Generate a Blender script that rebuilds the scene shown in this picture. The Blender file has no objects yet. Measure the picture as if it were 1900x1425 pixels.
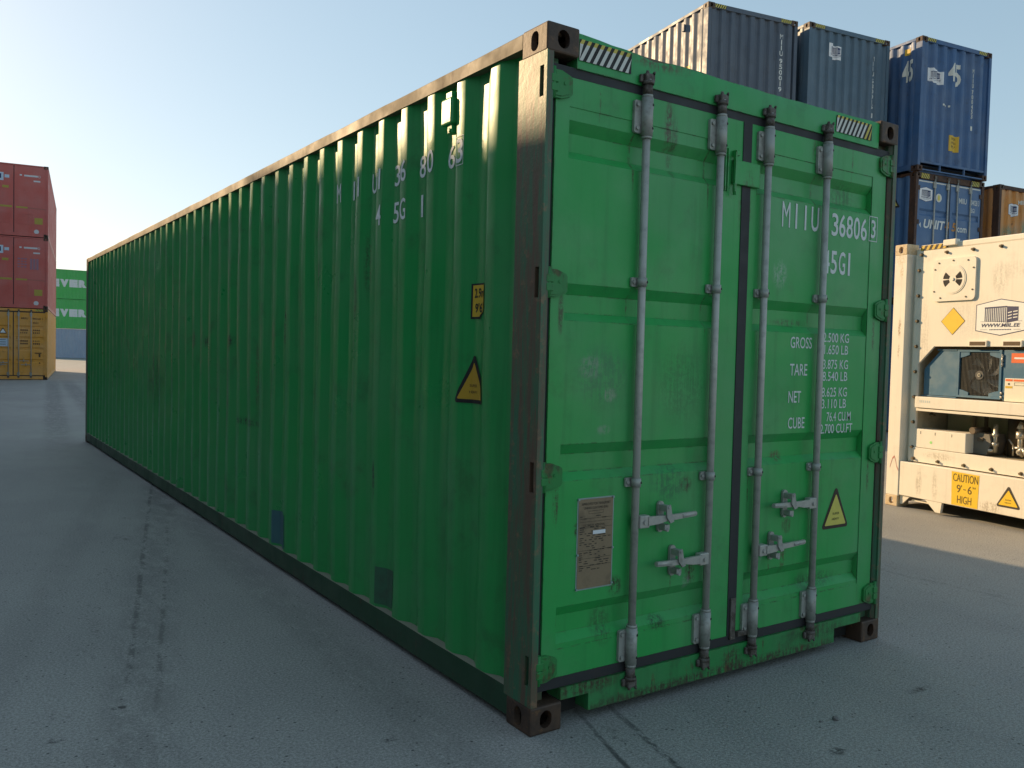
import bpy, bmesh, math, random
from mathutils import Vector, Matrix, noise
R = math.radians
random.seed(7)
scn = bpy.context.scene
C = scn.collection

# ------------------------------------------------------------------ camera
cam_d = bpy.data.cameras.new("camera"); cam = bpy.data.objects.new("camera", cam_d); C.objects.link(cam)
CAM = Vector((-2.02117, -2.77169, 1.56911)); YAW, PIT, ROL = 0.598541, -0.0359256, 0.025028
f = Vector((math.sin(YAW)*math.cos(PIT), math.cos(YAW)*math.cos(PIT), math.sin(PIT)))
r = Vector((math.cos(YAW), -math.sin(YAW), 0)); u = r.cross(f)
c_, s_ = math.cos(ROL), math.sin(ROL)
r2, u2 = c_*r + s_*u, c_*u - s_*r
M = Matrix((r2, u2, -f)).transposed().to_4x4(); M.translation = CAM
cam.matrix_world = M
cam_d.sensor_width = 36; cam_d.lens = 36*1581.2/1900; cam_d.clip_start = 0.05; cam_d.clip_end = 3000
scn.camera = cam

# ------------------------------------------------------------------ sky, sun, exposure
SUN_AZ = R(70.9)      # from -x towards +y
SUN_EL = R(20.0)
sdir = Vector((-math.cos(SUN_AZ)*math.cos(SUN_EL), math.sin(SUN_AZ)*math.cos(SUN_EL), math.sin(SUN_EL)))
w = bpy.data.worlds.new("World"); scn.world = w; w.use_nodes = True
wn = w.node_tree; bg = wn.nodes["Background"]
sky = wn.nodes.new("ShaderNodeTexSky"); sky.sky_type = 'NISHITA'; sky.sun_disc = False
sky.sun_elevation = SUN_EL; sky.sun_rotation = -(math.pi/2 - SUN_AZ)
sky.altitude = 0; sky.air_density = 1.0; sky.dust_density = 0.6; sky.ozone_density = 2.0
gm = wn.nodes.new("ShaderNodeGamma"); gm.inputs[1].default_value = 0.53      # compresses the sky's brightness range: evens out zenith and horizon
hs = wn.nodes.new("ShaderNodeHueSaturation"); hs.inputs["Saturation"].default_value = 1.1; hs.inputs["Hue"].default_value = 0.485
wn.links.new(sky.outputs[0], gm.inputs[0]); wn.links.new(gm.outputs[0], hs.inputs["Color"]); wn.links.new(hs.outputs[0], bg.inputs[0]); bg.inputs[1].default_value = 0.132
sun_d = bpy.data.lights.new("sun", 'SUN'); sun_d.energy = 2.6; sun_d.angle = R(0.55); sun_d.color = (1.0, 0.70, 0.39)
sun = bpy.data.objects.new("sun", sun_d); C.objects.link(sun)
sun.rotation_euler = sdir.to_track_quat('Z', 'Y').to_euler()
scn.view_settings.view_transform = 'Standard'; scn.view_settings.look = 'None'
scn.view_settings.exposure = 1.37; scn.view_settings.gamma = 1.0

# ------------------------------------------------------------------ node helpers and materials
class G:
    def __init__(self, name):
        self.m = bpy.data.materials.new(name); self.m.use_nodes = True
        self.t = self.m.node_tree; self.b = self.t.nodes["Principled BSDF"]
        self.co = self.t.nodes.new("ShaderNodeTexCoord").outputs["Object"]
    def put(self, sock, v):
        if isinstance(v, bpy.types.NodeSocket): self.t.links.new(v, sock)
        elif isinstance(v, tuple) and len(v) == 3 and sock.type == 'RGBA': sock.default_value = (*v, 1)
        else: sock.default_value = v
    def noise(self, scale, detail=4, rough=.6, sc=None, off=0.0, dist=0.0):
        co = self.co
        mp = self.t.nodes.new("ShaderNodeMapping"); self.t.links.new(co, mp.inputs[0])
        mp.inputs["Location"].default_value = (off, off*1.7, off*.6)
        mp.inputs["Scale"].default_value = sc or (1, 1, 1)
        n = self.t.nodes.new("ShaderNodeTexNoise"); self.t.links.new(mp.outputs[0], n.inputs["Vector"])
        n.inputs["Scale"].default_value = scale; n.inputs["Detail"].default_value = detail
        n.inputs["Roughness"].default_value = rough; n.inputs["Distortion"].default_value = dist
        return n.outputs[0]
    def voro(self, scale, out="Distance", sc=None):
        mp = self.t.nodes.new("ShaderNodeMapping"); self.t.links.new(self.co, mp.inputs[0])
        mp.inputs["Scale"].default_value = sc or (1, 1, 1)
        n = self.t.nodes.new("ShaderNodeTexVoronoi"); self.t.links.new(mp.outputs[0], n.inputs["Vector"])
        n.inputs["Scale"].default_value = scale
        return n.outputs[out]
    def ramp(self, v, a, b, lo=0.0, hi=1.0):
        n = self.t.nodes.new("ShaderNodeMapRange"); n.interpolation_type = 'SMOOTHSTEP'
        self.put(n.inputs[0], v); n.inputs[1].default_value = a; n.inputs[2].default_value = b
        n.inputs[3].default_value = lo; n.inputs[4].default_value = hi
        return n.outputs[0]
    def math(self, op, a, b=0.0, c=0.0):
        n = self.t.nodes.new("ShaderNodeMath"); n.operation = op
        self.put(n.inputs[0], a); self.put(n.inputs[1], b); self.put(n.inputs[2], c); return n.outputs[0]
    def mix(self, fac, a, b):
        n = self.t.nodes.new("ShaderNodeMix"); n.data_type = 'RGBA'
        self.put(n.inputs[0], fac); self.put(n.inputs[6], a); self.put(n.inputs[7], b); return n.outputs[2]
    def xyz(self):
        n = self.t.nodes.new("ShaderNodeSeparateXYZ"); self.t.links.new(self.co, n.inputs[0]); return n.outputs
    def normal_z(self):
        g = self.t.nodes.new("ShaderNodeNewGeometry"); n = self.t.nodes.new("ShaderNodeSeparateXYZ")
        self.t.links.new(g.outputs["True Normal"], n.inputs[0]); return n.outputs[2]
    def ell(self, c, rad):
        """1 inside an ellipsoid round c, fading to 0 at its rim"""
        n = self.t.nodes.new("ShaderNodeVectorMath"); n.operation = 'SUBTRACT'
        self.t.links.new(self.co, n.inputs[0]); n.inputs[1].default_value = c
        d = self.t.nodes.new("ShaderNodeVectorMath"); d.operation = 'DIVIDE'
        self.t.links.new(n.outputs[0], d.inputs[0]); d.inputs[1].default_value = rad
        l = self.t.nodes.new("ShaderNodeVectorMath"); l.operation = 'LENGTH'
        self.t.links.new(d.outputs[0], l.inputs[0])
        return self.ramp(l.outputs["Value"], .35, 1.0, 1.0, 0.0)
    def bump(self, h, strength, dist=.01, prev=None):
        n = self.t.nodes.new("ShaderNodeBump"); n.inputs["Strength"].default_value = strength
        n.inputs["Distance"].default_value = dist; self.put(n.inputs["Height"], h)
        if prev is not None: self.t.links.new(prev, n.inputs["Normal"])
        return n.outputs[0]
    def done(self, col, rough=.5, metal=0.0, normal=None, spec=None):
        b = self.b
        self.put(b.inputs["Base Color"], col); self.put(b.inputs["Roughness"], rough); self.put(b.inputs["Metallic"], metal)
        if spec is not None: b.inputs["Specular IOR Level"].default_value = spec
        if normal is not None: self.t.links.new(normal, b.inputs["Normal"])
        return self.m

RUST = (.105, .042, .018); RUSTD = (.032, .016, .009)

def paint(name, base, fade=.25, dirt=.3, rust=.4, rough=.42, patches=(), dust=0.0, streak=.5, dent=.12, seed=0.0, rust_t=.66, edge=0.0):
    g = G(name)
    grey = tuple(.55*c + .45*(sum(base)/3)*1.5 + .012 for c in base)
    col = g.mix(g.ramp(g.noise(1.3, 5, .6, off=seed), .35, .7, 0, fade), base, grey)
    st = g.noise(1.0, 5, .65, (16, 16, .7), off=seed+3)
    col = g.mix(g.ramp(st, .5, .75, 0, streak*.6), col, tuple(c*.45+.004 for c in base))
    dn = g.noise(4.5, 7, .7, off=seed+6)
    col = g.mix(g.ramp(dn, .52, .75, 0, dirt), col, (.03, .028, .022))
    for (c, rad, colr, amt) in patches:
        n = g.math('ADD', g.math('MULTIPLY', g.noise(48, 6, .75, off=seed+c[2]), .55), g.math('MULTIPLY', g.noise(1.0, 4, .7, (60, 60, 5), off=seed+c[0]), .45))
        m = g.math('MULTIPLY', g.ell(c, rad), g.ramp(n, .42, .58, 0, amt))
        col = g.mix(m, col, colr)
    if rust > 0:
        rn = g.math('ADD', g.math('MULTIPLY', g.noise(7, 8, .72, off=seed+9), .6), g.math('MULTIPLY', g.noise(1.0, 4, .6, (26, 26, 1.6), off=seed+12), .4))
        col = g.mix(g.ramp(rn, rust_t-.06, rust_t+.02, 0, rust), col, g.mix(g.ramp(g.noise(30, 3), .4, .6), RUST, RUSTD))
    if edge > 0:                                  # paint worn through along bent edges
        bv = g.t.nodes.new("ShaderNodeBevel"); bv.samples = 4; bv.inputs[0].default_value = .010
        ge = g.t.nodes.new("ShaderNodeNewGeometry"); dp = g.t.nodes.new("ShaderNodeVectorMath"); dp.operation = 'DOT_PRODUCT'
        g.t.links.new(bv.outputs[0], dp.inputs[0]); g.t.links.new(ge.outputs["True Normal"], dp.inputs[1])
        em = g.math('MULTIPLY', g.ramp(dp.outputs["Value"], .86, .985, 1, 0), g.ramp(g.noise(16, 6, .75, off=seed+15), .46, .60, 0, edge))
        col = g.mix(em, col, g.mix(g.ramp(g.noise(40, 3), .4, .6), (.075, .04, .022), (.03, .022, .016)))
    if dust > 0:
        col = g.mix(g.ramp(g.normal_z(), .5, .9, 0, dust), col, (.30, .27, .21))
    ro = g.ramp(g.noise(3.2, 5, .6, off=seed+1), .3, .7, rough-.07, rough+.12)
    nm = g.bump(g.noise(2.4, 2, .5, off=seed+5), dent, .06)
    nm = g.bump(g.noise(60, 4, .6), .08, .004, nm)
    return g.done(col, ro, 0, nm)

def rusty(name, a, b, c, split=.5, rough=.75, scale=6, sc=(3, 3, .6), seed=0.0):
    g = G(name)
    n1 = g.noise(scale, 8, .72, sc, off=seed); n2 = g.noise(scale*3.4, 6, .7, off=seed+2)
    col = g.mix(g.ramp(n1, split-.1, split+.1), a, b)
    col = g.mix(g.ramp(n2, .55, .7, 0, .8), col, c)
    nm = g.bump(n2, .35, .006)
    return g.done(col, rough, 0, nm)

def flat(name, col, rough=.5, metal=0.0, wear=.15, worn=None, scale=14, bump=.05):
    g = G(name)
    n = g.noise(scale, 6, .65)
    worn = worn or tuple(c*.6 for c in col)
    cc = g.mix(g.ramp(n, .45, .7, 0, wear), col, worn)
    return g.done(cc, g.ramp(n, .3, .7, rough-.06, rough+.1), metal, g.bump(n, bump, .004))

GREEN = (.016, .300, .066)
m_side = paint("green_side_paint", GREEN, .25, .35, .45, .34, seed=1.0, rust_t=.685, dent=.3, patches=[
    ((0, 1.72, 2.05), (.2, .04, .26), (.035, .04, .02), .6), ((0, 1.84, 1.88), (.2, .04, .18), (.03, .03, .016), .6),
    ((0, 2.43, 2.06), (.2, .05, .07), (.09, .05, .035), .8), ((0, 5.1, 1.6), (.2, .10, .07), (.022, .02, .016), 1),
    ((0, 4.35, 1.62), (.2, .09, .07), (.022, .02, .016), 1), ((0, 5.5, 1.62), (.2, .06, .12), (.08, .04, .03), .8),
    ((0, 3.7, 1.35), (.2, .035, .35), (.09, .045, .035), .8), ((0, 4.4, 1.15), (.2, .035, .4), (.09, .045, .035), .8),
    ((0, 3.9, .98), (.2, .4, .04), (.015, .015, .012), 1), ((0, 3.1, 1.72), (.2, .03, .2), (.015, .012, .01), 1),
    ((0, 2.45, 1.55), (.2, .06, .07), (.03, .03, .022), 1), 
    ((0, 1.55, .85), (.2, .02, .14), (.012, .012, .01), 1),
    ((0, 7.2, 1.2), (.2, .5, .4), (.02, .035, .02), .6)])
m_door = paint("green_door_paint", (.019, .355, .072), .45, .22, .35, .42, seed=4.0, rust_t=.70, dent=.18, streak=.5, edge=.85, patches=[
    ((.70, 0, 2.60), (.035, .2, .16), (.075, .045, .025), .9), ((.74, 0, 2.50), (.03, .2, .2), (.06, .05, .025), .7),
    ((.36, 0, 1.48), (.20, .2, .18), (.05, .14, .085), .5), ((.29, 0, 1.52), (.08, .2, .07), (.30, .34, .28), .55),
    ((.40, 0, 1.40), (.05, .2, .04), (.34, .36, .3), .6), ((.37, 0, 1.25), (.05, .2, .03), (.3, .34, .28), .5),
    ((.84, 0, 1.45), (.22, .2, .24), (.02, .09, .03), .4),
    ((.88, 0, .98), (.05, .2, .05), (.06, .03, .018), .9), ((.78, 0, 1.0), (.16, .2, .12), (.03, .09, .06), .6),
    ((.93, 0, .56), (.05, .2, .07), (.05, .03, .02), .9), ((.90, 0, .52), (.03, .2, .05), (.3, .33, .3), .5),
    ((.46, 0, .56), (.05, .2, .06), (.035, .026, .016), 1), ((.40, 0, .40), (.08, .2, .12), (.03, .06, .025), .7),
    ((.24, 0, .83), (.03, .2, .04), (.03, .02, .012), 1), ((.72, 0, .36), (.07, .2, .05), (.016, .05, .02), .9),
    ((1.50, 0, 2.0), (.07, .2, .09), (.40, .46, .42), .6), ((1.62, 0, 1.76), (.2, .2, .03), (.05, .04, .03), .7),
    ((1.22, 0, 2.30), (.06, .2, .22), (.06, .04, .02), .9), ((1.55, 0, 1.08), (.06, .2, .04), (.10, .04, .025), .9),
    ((1.60, 0, .56), (.03, .2, .12), (.09, .045, .022), .9), ((1.41, 0, .60), (.04, .2, .09), (.30, .33, .33), .6),
    ((1.62, 0, .72), (.05, .2, .06), (.05, .04, .022), .8), ((1.75, 0, 2.65), (.05, .2, .10), (.06, .07, .025), .6),
    ((.496, 0, 2.44), (.010, .2, .20), (.07, .042, .02), .9), ((.575, 0, 2.42), (.008, .2, .16), (.06, .04, .02), .8), ((.964, 0, 2.43), (.009, .2, .24), (.06, .04, .02), .8),
    ((1.302, 0, 2.42), (.009, .2, .26), (.07, .04, .02), .8), ((1.76, 0, 2.43), (.010, .2, .18), (.07, .04, .02), .9), ((.506, 0, 1.80), (.008, .2, .12), (.06, .04, .02), .8), ((.974, 0, 1.79), (.007, .2, .16), (.06, .04, .02), .7),
    ((1.312, 0, .93), (.007, .2, .12), (.06, .04, .02), .8), ((1.772, 0, 1.80), (.008, .2, .14), (.06, .04, .02), .8), ((.12, 0, 1.74), (.02, .2, .12), (.05, .03, .018), .8), ((.12, 0, .95), (.02, .2, .12), (.05, .03, .018), .9), ((2.31, 0, 1.73), (.02, .2, .14), (.05, .03, .018), .8), ((2.31, 0, .94), (.02, .2, .12), (.05, .03, .018), .8), ((2.31, 0, .20), (.05, .2, .08), (.05, .03, .018), .9), ((.12, 0, .19), (.05, .2, .07), (.05, .03, .018), .9),
    ((.80, 0, .55), (.008, .2, .11), (.06, .04, .02), .7), ((1.49, 0, .54), (.010, .2, .10), (.08, .04, .02), .9), ((.30, 0, 2.63), (.006, .2, .14), (.07, .045, .02), .7), ((2.06, 0, 2.62), (.010, .2, .12), (.06, .05, .02), .7),
    ((1.32, 0, .45), (.03, .2, .03), (.42, .46, .42), .9), ((2.0, 0, 2.45), (.2, .2, .10), (.02, .06, .025), .6),
    ((1.9, 0, .40), (.25, .2, .06), (.015, .05, .02), .7)])
m_head = paint("green_header_paint", (.019, .34, .073), .3, .25, .6, .42, seed=7.0, rust_t=.64, edge=1.0, patches=[
    ((1.2, 0, 2.89), (1.4, .2, .032), (.03, .018, .010), 1), ((1.2, .05, 2.885), (1.4, .06, .02), (.05, .028, .014), 1), ((.62, 0, 2.86), (.25, .2, .05), (.10, .05, .02), .8),
    ((1.2, 0, .045), (1.3, .2, .035), (.05, .035, .02), 1), ((.25, 0, .15), (.2, .2, .05), (.05, .03, .016), .9),
    ((1.0, 0, .10), (.25, .2, .05), (.02, .04, .016), .8), ((1.22, 0, .09), (.08, .2, .08), (.05, .035, .02), 1)])
m_rail = paint("worn_brown_green_rail_paint", (.135, .105, .058), .3, .7, .8, .66, seed=9.0, rust_t=.60, dust=.8)
m_brail = paint("dark_green_bottom_rail", (.010, .055, .022), .2, .6, .6, .5, seed=9.5, rust_t=.62, dust=.85)
m_post = rusty("post_rust_over_green", (.125, .076, .050), (.036, .150, .075), (.24, .135, .075), .50, .5, 5, (3.6, 3.6, .30), 3.0)
m_cast = rusty("casting_rust", (.085, .048, .028), (.045, .027, .018), (.17, .085, .035), .5, .6, 7, (1, 1, 1), 1.0)
m_rub = flat("door_gasket_rubber", (.022, .023, .026), .62, 0, .35, (.05, .04, .036), 9)
m_galv = flat("galvanised_steel", (.42, .415, .37), .46, .25, .5, (.22, .22, .20), 18)
m_galv2 = flat("galvanised_bracket", (.36, .365, .33), .5, .25, .5, (.13, .12, .10), 22)
m_cam = rusty("cam_steel", (.13, .115, .10), (.055, .04, .03), (.26, .22, .18), .5, .6, 20, (1, 1, 1))
m_bolt = flat("bolt_dark", (.05, .05, .05), .5, .3)
m_black = flat("black_print", (.012, .012, .012), .6, 0, .1)
m_white = flat("white_lettering", (.66, .69, .68), .55, 0, .3, (.42, .52, .47), 40)
m_wfade = flat("faded_white_lettering", (.80, .84, .82), .55, 0, .4, (.22, .34, .29), 30)
m_yel = flat("yellow_sticker", (.62, .40, .025), .5, 0, .25, (.42, .27, .03), 12)
m_yelpale = flat("sun_faded_yellow_sticker", (.64, .56, .10), .5, 0, .3, (.48, .42, .12), 12)
m_cream = flat("cream_stripe", (.66, .66, .60), .55, 0, .25, (.45, .44, .38))
m_brass = flat("data_plate_brown", (.26, .19, .115), .45, .15, .5, (.11, .08, .05), 10)
m_plate = flat("plate_rim", (.30, .40, .38), .4, .3, .3)
m_print = flat("plate_print", (.035, .028, .02), .6)
m_dark = flat("dark_inside", (.012, .011, .010), .8)
m_blue_patch = flat("blue_grey_repair_paint", (.05, .14, .15), .5, 0, .4, (.04, .09, .13), 8)
m_grey_patch = flat("grey_green_repair_paint", (.04, .13, .07), .5, 0, .6, (.05, .05, .04), 8)
m_navy = flat("navy_print", (.018, .028, .10), .5)
m_sticker = flat("white_sticker", (.74, .76, .78), .5, 0, .2, (.55, .58, .60), 8)

m_hinge = paint("dirty_green_hinge_paint", (.018, .23, .048), .3, .5, .7, .5, seed=8.0, rust_t=.58, streak=.5)
# ------------------------------------------------------------------ mesh helpers
def box(bm, x0, x1, y0, y1, z0, z1, mi=0, bev=0.0):
    vs = [bm.verts.new(p) for p in ((x0,y0,z0),(x1,y0,z0),(x1,y1,z0),(x0,y1,z0),(x0,y0,z1),(x1,y0,z1),(x1,y1,z1),(x0,y1,z1))]
    fs = [bm.faces.new([vs[i] for i in q]) for q in ((0,3,2,1),(4,5,6,7),(0,1,5,4),(1,2,6,5),(2,3,7,6),(3,0,4,7))]
    for q in fs: q.material_index = mi
    if bev:
        es = list({e for q in fs for e in q.edges})
        bmesh.ops.bevel(bm, geom=es, offset=bev, segments=2, profile=.5, affect='EDGES')
    return vs
def cyl(bm, p0, p1, r0, r1=None, n=16, mi=0, caps=True):
    r1 = r0 if r1 is None else r1
    p0, p1 = Vector(p0), Vector(p1); d = (p1-p0).normalized()
    a = d.orthogonal().normalized(); b = d.cross(a)
    A = [bm.verts.new(p0 + r0*(math.cos(t)*a + math.sin(t)*b)) for t in (2*math.pi*k/n for k in range(n))]
    B = [bm.verts.new(p1 + r1*(math.cos(t)*a + math.sin(t)*b)) for t in (2*math.pi*k/n for k in range(n))]
    for k in range(n):
        q = bm.faces.new((A[k], A[(k+1)%n], B[(k+1)%n], B[k])); q.smooth = True; q.material_index = mi
    if caps:
        bm.faces.new(A[::-1]).material_index = mi; bm.faces.new(B).material_index = mi
def tube(bm, pts, r, n=8, mi=0):
    for a, b in zip(pts, pts[1:]): cyl(bm, a, b, r, n=n, mi=mi)
def prism(bm, poly, fn, d0, d1, mi=0):
    """poly: 2D outline; fn(u,v,d)->xyz; solid between depths d0 and d1"""
    A = [bm.verts.new(fn(p[0], p[1], d0)) for p in poly]; B = [bm.verts.new(fn(p[0], p[1], d1)) for p in poly]
    n = len(poly)
    fs = [bm.faces.new(A), bm.faces.new(B[::-1])]
    for k in range(n): fs.append(bm.faces.new((A[k], B[k], B[(k+1)%n], A[(k+1)%n])))
    for q in fs: q.material_index = mi
    return fs
def obj(name, bm, mats, parent=None, sharp=25, fix=True):
    if fix: bmesh.ops.recalc_face_normals(bm, faces=bm.faces)
    me = bpy.data.meshes.new(name); bm.to_mesh(me); bm.free()
    for m in (mats if isinstance(mats, (list, tuple)) else [mats]): me.materials.append(m)
    o = bpy.data.objects.new(name, me); C.objects.link(o)
    if parent is not None: o.parent = parent
    return o
def smooth(o, ang=28):
    me = o.data
    for p in me.polygons: p.use_smooth = True
    me.set_sharp_from_angle(angle=R(ang)); return o
def NB(): return bmesh.new()
def thing(name, label, cat, loc=(0, 0, 0), rz=0.0, group=None):
    o = bpy.data.objects.new(name, None); C.objects.link(o); o.empty_display_size = .3
    o.location = loc; o.rotation_euler = (0, 0, rz); o["label"] = label; o["category"] = cat
    if group: o["group"] = group
    return o
def boolean(o, cutters):
    for cu in cutters:
        md = o.modifiers.new("cut", 'BOOLEAN'); md.object = cu; md.operation = 'DIFFERENCE'; md.solver = 'EXACT'
    bpy.context.view_layer.update()
    me = bpy.data.meshes.new_from_object(o.evaluated_get(bpy.context.evaluated_depsgraph_get()))
    me.name = o.data.name; o.modifiers.clear(); o.data = me
    for cu in cutters: bpy.data.objects.remove(cu)
    return o
def arc(cx, cz, r, a0, a1, n): return [(cx + r*math.cos(R(a0+(a1-a0)*k/n)), cz + r*math.sin(R(a0+(a1-a0)*k/n))) for k in range(n+1)]
def stadium(cx, cz, w, h, n=8):
    """upright oval hole: width w, height h"""
    q = w/2; s = max(0, h/2 - q)
    return arc(cx, cz+s, q, 0, 180, n) + arc(cx, cz-s, q, 180, 360, n)
def rrect(x0, x1, z0, z1, q, n=4):
    return arc(x1-q, z1-q, q, 0, 90, n) + arc(x0+q, z1-q, q, 90, 180, n) + arc(x0+q, z0+q, q, 180, 270, n) + arc(x1-q, z0+q, q, 270, 360, n)

# --- text: filled outlines fitted into a box
_tc = {}
def glyphs(s, bold=0.0):
    k = (s, bold)
    if k not in _tc:
        cu = bpy.data.curves.new("t", 'FONT'); cu.body = s; cu.offset = bold; cu.resolution_u = 3
        o = bpy.data.objects.new("t", cu); C.objects.link(o); bpy.context.view_layer.update()
        me = bpy.data.meshes.new_from_object(o.evaluated_get(bpy.context.evaluated_depsgraph_get()))
        vs = [(v.co.x, v.co.y) for v in me.vertices]; fs = [tuple(p.vertices) for p in me.polygons]
        bpy.data.objects.remove(o); bpy.data.curves.remove(cu); bpy.data.meshes.remove(me)
        xs = [v[0] for v in vs]; ys = [v[1] for v in vs]
        _tc[k] = ([((v[0]-min(xs))/(max(xs)-min(xs)), (v[1]-min(ys))/(max(ys)-min(ys))) for v in vs], fs)
    return _tc[k]
class Dec:
    """flat printed matter collected in 2D (u,v), laid on a surface by fn(u,v,eps)"""
    def __init__(self): self.items = []
    def poly(self, pts, mi=0, lay=0): self.items.append((list(pts), [tuple(range(len(pts)))], mi, lay)); return self
    def rect(self, u0, u1, v0, v1, mi=0, lay=0): return self.poly([(u0,v0),(u1,v0),(u1,v1),(u0,v1)], mi, lay)
    def text(self, s, u0, u1, v0, v1, mi=0, lay=0, bold=0.012, shear=0.0):
        vs, fs = glyphs(s, 0.0 if s == 'M' else bold)
        self.items.append(([(u0+(u1-u0)*a + shear*b*(v1-v0), v0+(v1-v0)*b) for a, b in vs], fs, mi, lay)); return self
    def frame(self, u0, u1, v0, v1, t, mi=0, lay=0):
        self.rect(u0,u1,v0,v0+t,mi,lay); self.rect(u0,u1,v1-t,v1,mi,lay); self.rect(u0,u0+t,v0+t,v1-t,mi,lay); self.rect(u1-t,u1,v0+t,v1-t,mi,lay); return self
    def tri(self, u0, u1, v0, v1, q, mi=0, lay=0):
        c = [((u0+u1)/2, v1-q*1.6), (u0+q*1.5, v0+q), (u1-q*1.5, v0+q)]
        angs = [(35, 145), (145, 270), (270, 395)]; p = []
        for (cx, cz), (a, b) in zip(c, angs): p += arc(cx, cz, q, a, b, 5)
        return self.poly(p, mi, lay)
    def lay(self, name, mats, parent, fn, breaks=(), eps=.0015, vbreaks=()):
        bm = NB()
        for vs, fs, mi, ly in self.items:
            b2 = NB()
            V = [b2.verts.new((p[0], p[1], 0)) for p in vs]
            for q in fs:
                try: b2.faces.new([V[i] for i in q])
                except ValueError: pass
            lo, hi = min(p[0] for p in vs), max(p[0] for p in vs)
            for x in breaks:
                if lo < x < hi:
                    bmesh.ops.bisect_plane(b2, geom=b2.verts[:]+b2.edges[:]+b2.faces[:], plane_co=(x, 0, 0), plane_no=(1, 0, 0))
            lo, hi = min(p[1] for p in vs), max(p[1] for p in vs)
            for x in vbreaks:
                if lo < x < hi:
                    bmesh.ops.bisect_plane(b2, geom=b2.verts[:]+b2.edges[:]+b2.faces[:], plane_co=(0, x, 0), plane_no=(0, 1, 0))
            mp = {v: bm.verts.new(fn(v.co.x, v.co.y, eps*(1+ly))) for v in b2.verts}
            for q in b2.faces:
                n = bm.faces.new([mp[v] for v in q.verts]); n.material_index = mi
            b2.free()
        return obj(name, bm, mats, parent, fix=False)
def vtext(d, s, uc, w, v1, pitch, mi=0, gap=None):
    """letters stacked downwards"""
    v = v1
    for ch in s:
        if ch != ' ':
            ww = w*.28 if ch in 'I1' else w
            d.text(ch, uc-ww/2, uc+ww/2, v-pitch*.86, v, mi, bold=.02)
            v -= pitch
        else: v -= pitch*.35

# --- corrugation
def corr(t, P, o, sl, D):
    t = t % P
    if t < o: return 0.0
    if t < o+sl: return D*(t-o)/sl
    if t < P-sl: return D
    return D*(P-t)/sl
def wave(t, z, wob, seed):
    return wob*noise.noise(Vector((t*1.7+seed, z*1.3, seed))) + wob*.6*noise.noise(Vector((t*5+seed, z*2.6, 9))) if wob else 0.0
def corr_breaks(start, P, o, sl, lo, hi):
    out = []; k = math.floor((lo-start)/P) - 1
    while start + k*P < hi + P:
        for q in (0, o, o+sl, P-sl):
            x = start + k*P + q
            if lo < x < hi: out.append(x)
        k += 1
    return out
def corr_panel(name, lo, hi, z0, z1, fn, start, P, o, sl, D, mat, parent, rows=1, wob=0.0, th=.0, seed=0):
    """corrugated sheet along t, fn(t, depth, z) -> xyz"""
    ch = .0045; ts = [lo, hi]
    for b in corr_breaks(start, P, o, sl, lo, hi): ts += [b-ch, b+ch]
    ts = sorted(t for t in ts if lo <= t <= hi)
    bm = NB(); grid = []
    for i in range(rows+1):
        z = z0 + (z1-z0)*i/rows; row = []
        for t in ts:
            d = corr(t-start, P, o, sl, D) + wave(t, z, wob, seed)
            row.append(bm.verts.new(fn(t, d, z)))
        grid.append(row)
    for i in range(rows):
        for j in range(len(ts)-1):
            bm.faces.new((grid[i][j], grid[i][j+1], grid[i+1][j+1], grid[i+1][j]))
    return smooth(obj(name, bm, mat, parent, fix=False), 30)

# --- corner casting: outer side at x=0, outer end at y=0, outer top/bottom at z=0 (bottom) ; mirrored as needed
def make_casting(mx, my, mz):
    W_, L_, H_ = .162, .178, .118
    fx = lambda x: -x if mx else x
    fy = lambda y: -y if my else y
    fz = lambda z: -z if mz else z
    bm = NB(); box(bm, 0, W_, 0, L_, 0, H_, bev=.008)
    for v in bm.verts: v.co = (fx(v.co.x), fy(v.co.y), fz(v.co.z))
    o = obj("corner_casting", bm, m_cast)
    cs = []
    bm = NB(); box(bm, .028, W_-.02, .028, L_-.02, .03, H_-.02)
    for v in bm.verts: v.co = (fx(v.co.x), fy(v.co.y), fz(v.co.z))
    cs.append(obj("c", bm, m_dark))
    bm = NB(); prism(bm, stadium(.089, .060, .052, .080), lambda a, b, d: (fx(d), fy(a), fz(b)), -.02, .05); cs.append(obj("c", bm, m_dark))
    bm = NB(); prism(bm, stadium(.080, .060, .060, .074), lambda a, b, d: (fx(a), fy(d), fz(b)), -.02, .05); cs.append(obj("c", bm, m_dark))
    bm = NB(); prism(bm, stadium(.080, .089, .063, .110), lambda a, b, d: (fx(a), fy(b), fz(d)), -.02, .05); cs.append(obj("c", bm, m_dark))
    boolean(o, cs); me = o.data; bpy.data.objects.remove(o)
    me.materials.clear(); me.materials.append(m_cast)
    return me
CAST = {(a, b, c): make_casting(a, b, c) for a in (0, 1) for b in (0, 1) for c in (0, 1)}
def castings(parent, W, L, H, mat=None, proud=.006):
    for a in (0, 1):
        for b in (0, 1):
            for c in (0, 1):
                o = bpy.data.objects.new("corner_casting", CAST[(a, b, c)]); C.objects.link(o); o.parent = parent
                o.location = (W if a else 0, L if b else 0, H if c else 0)
                if mat: o.material_slots[0].link = 'OBJECT'; o.material_slots[0].material = mat

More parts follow.
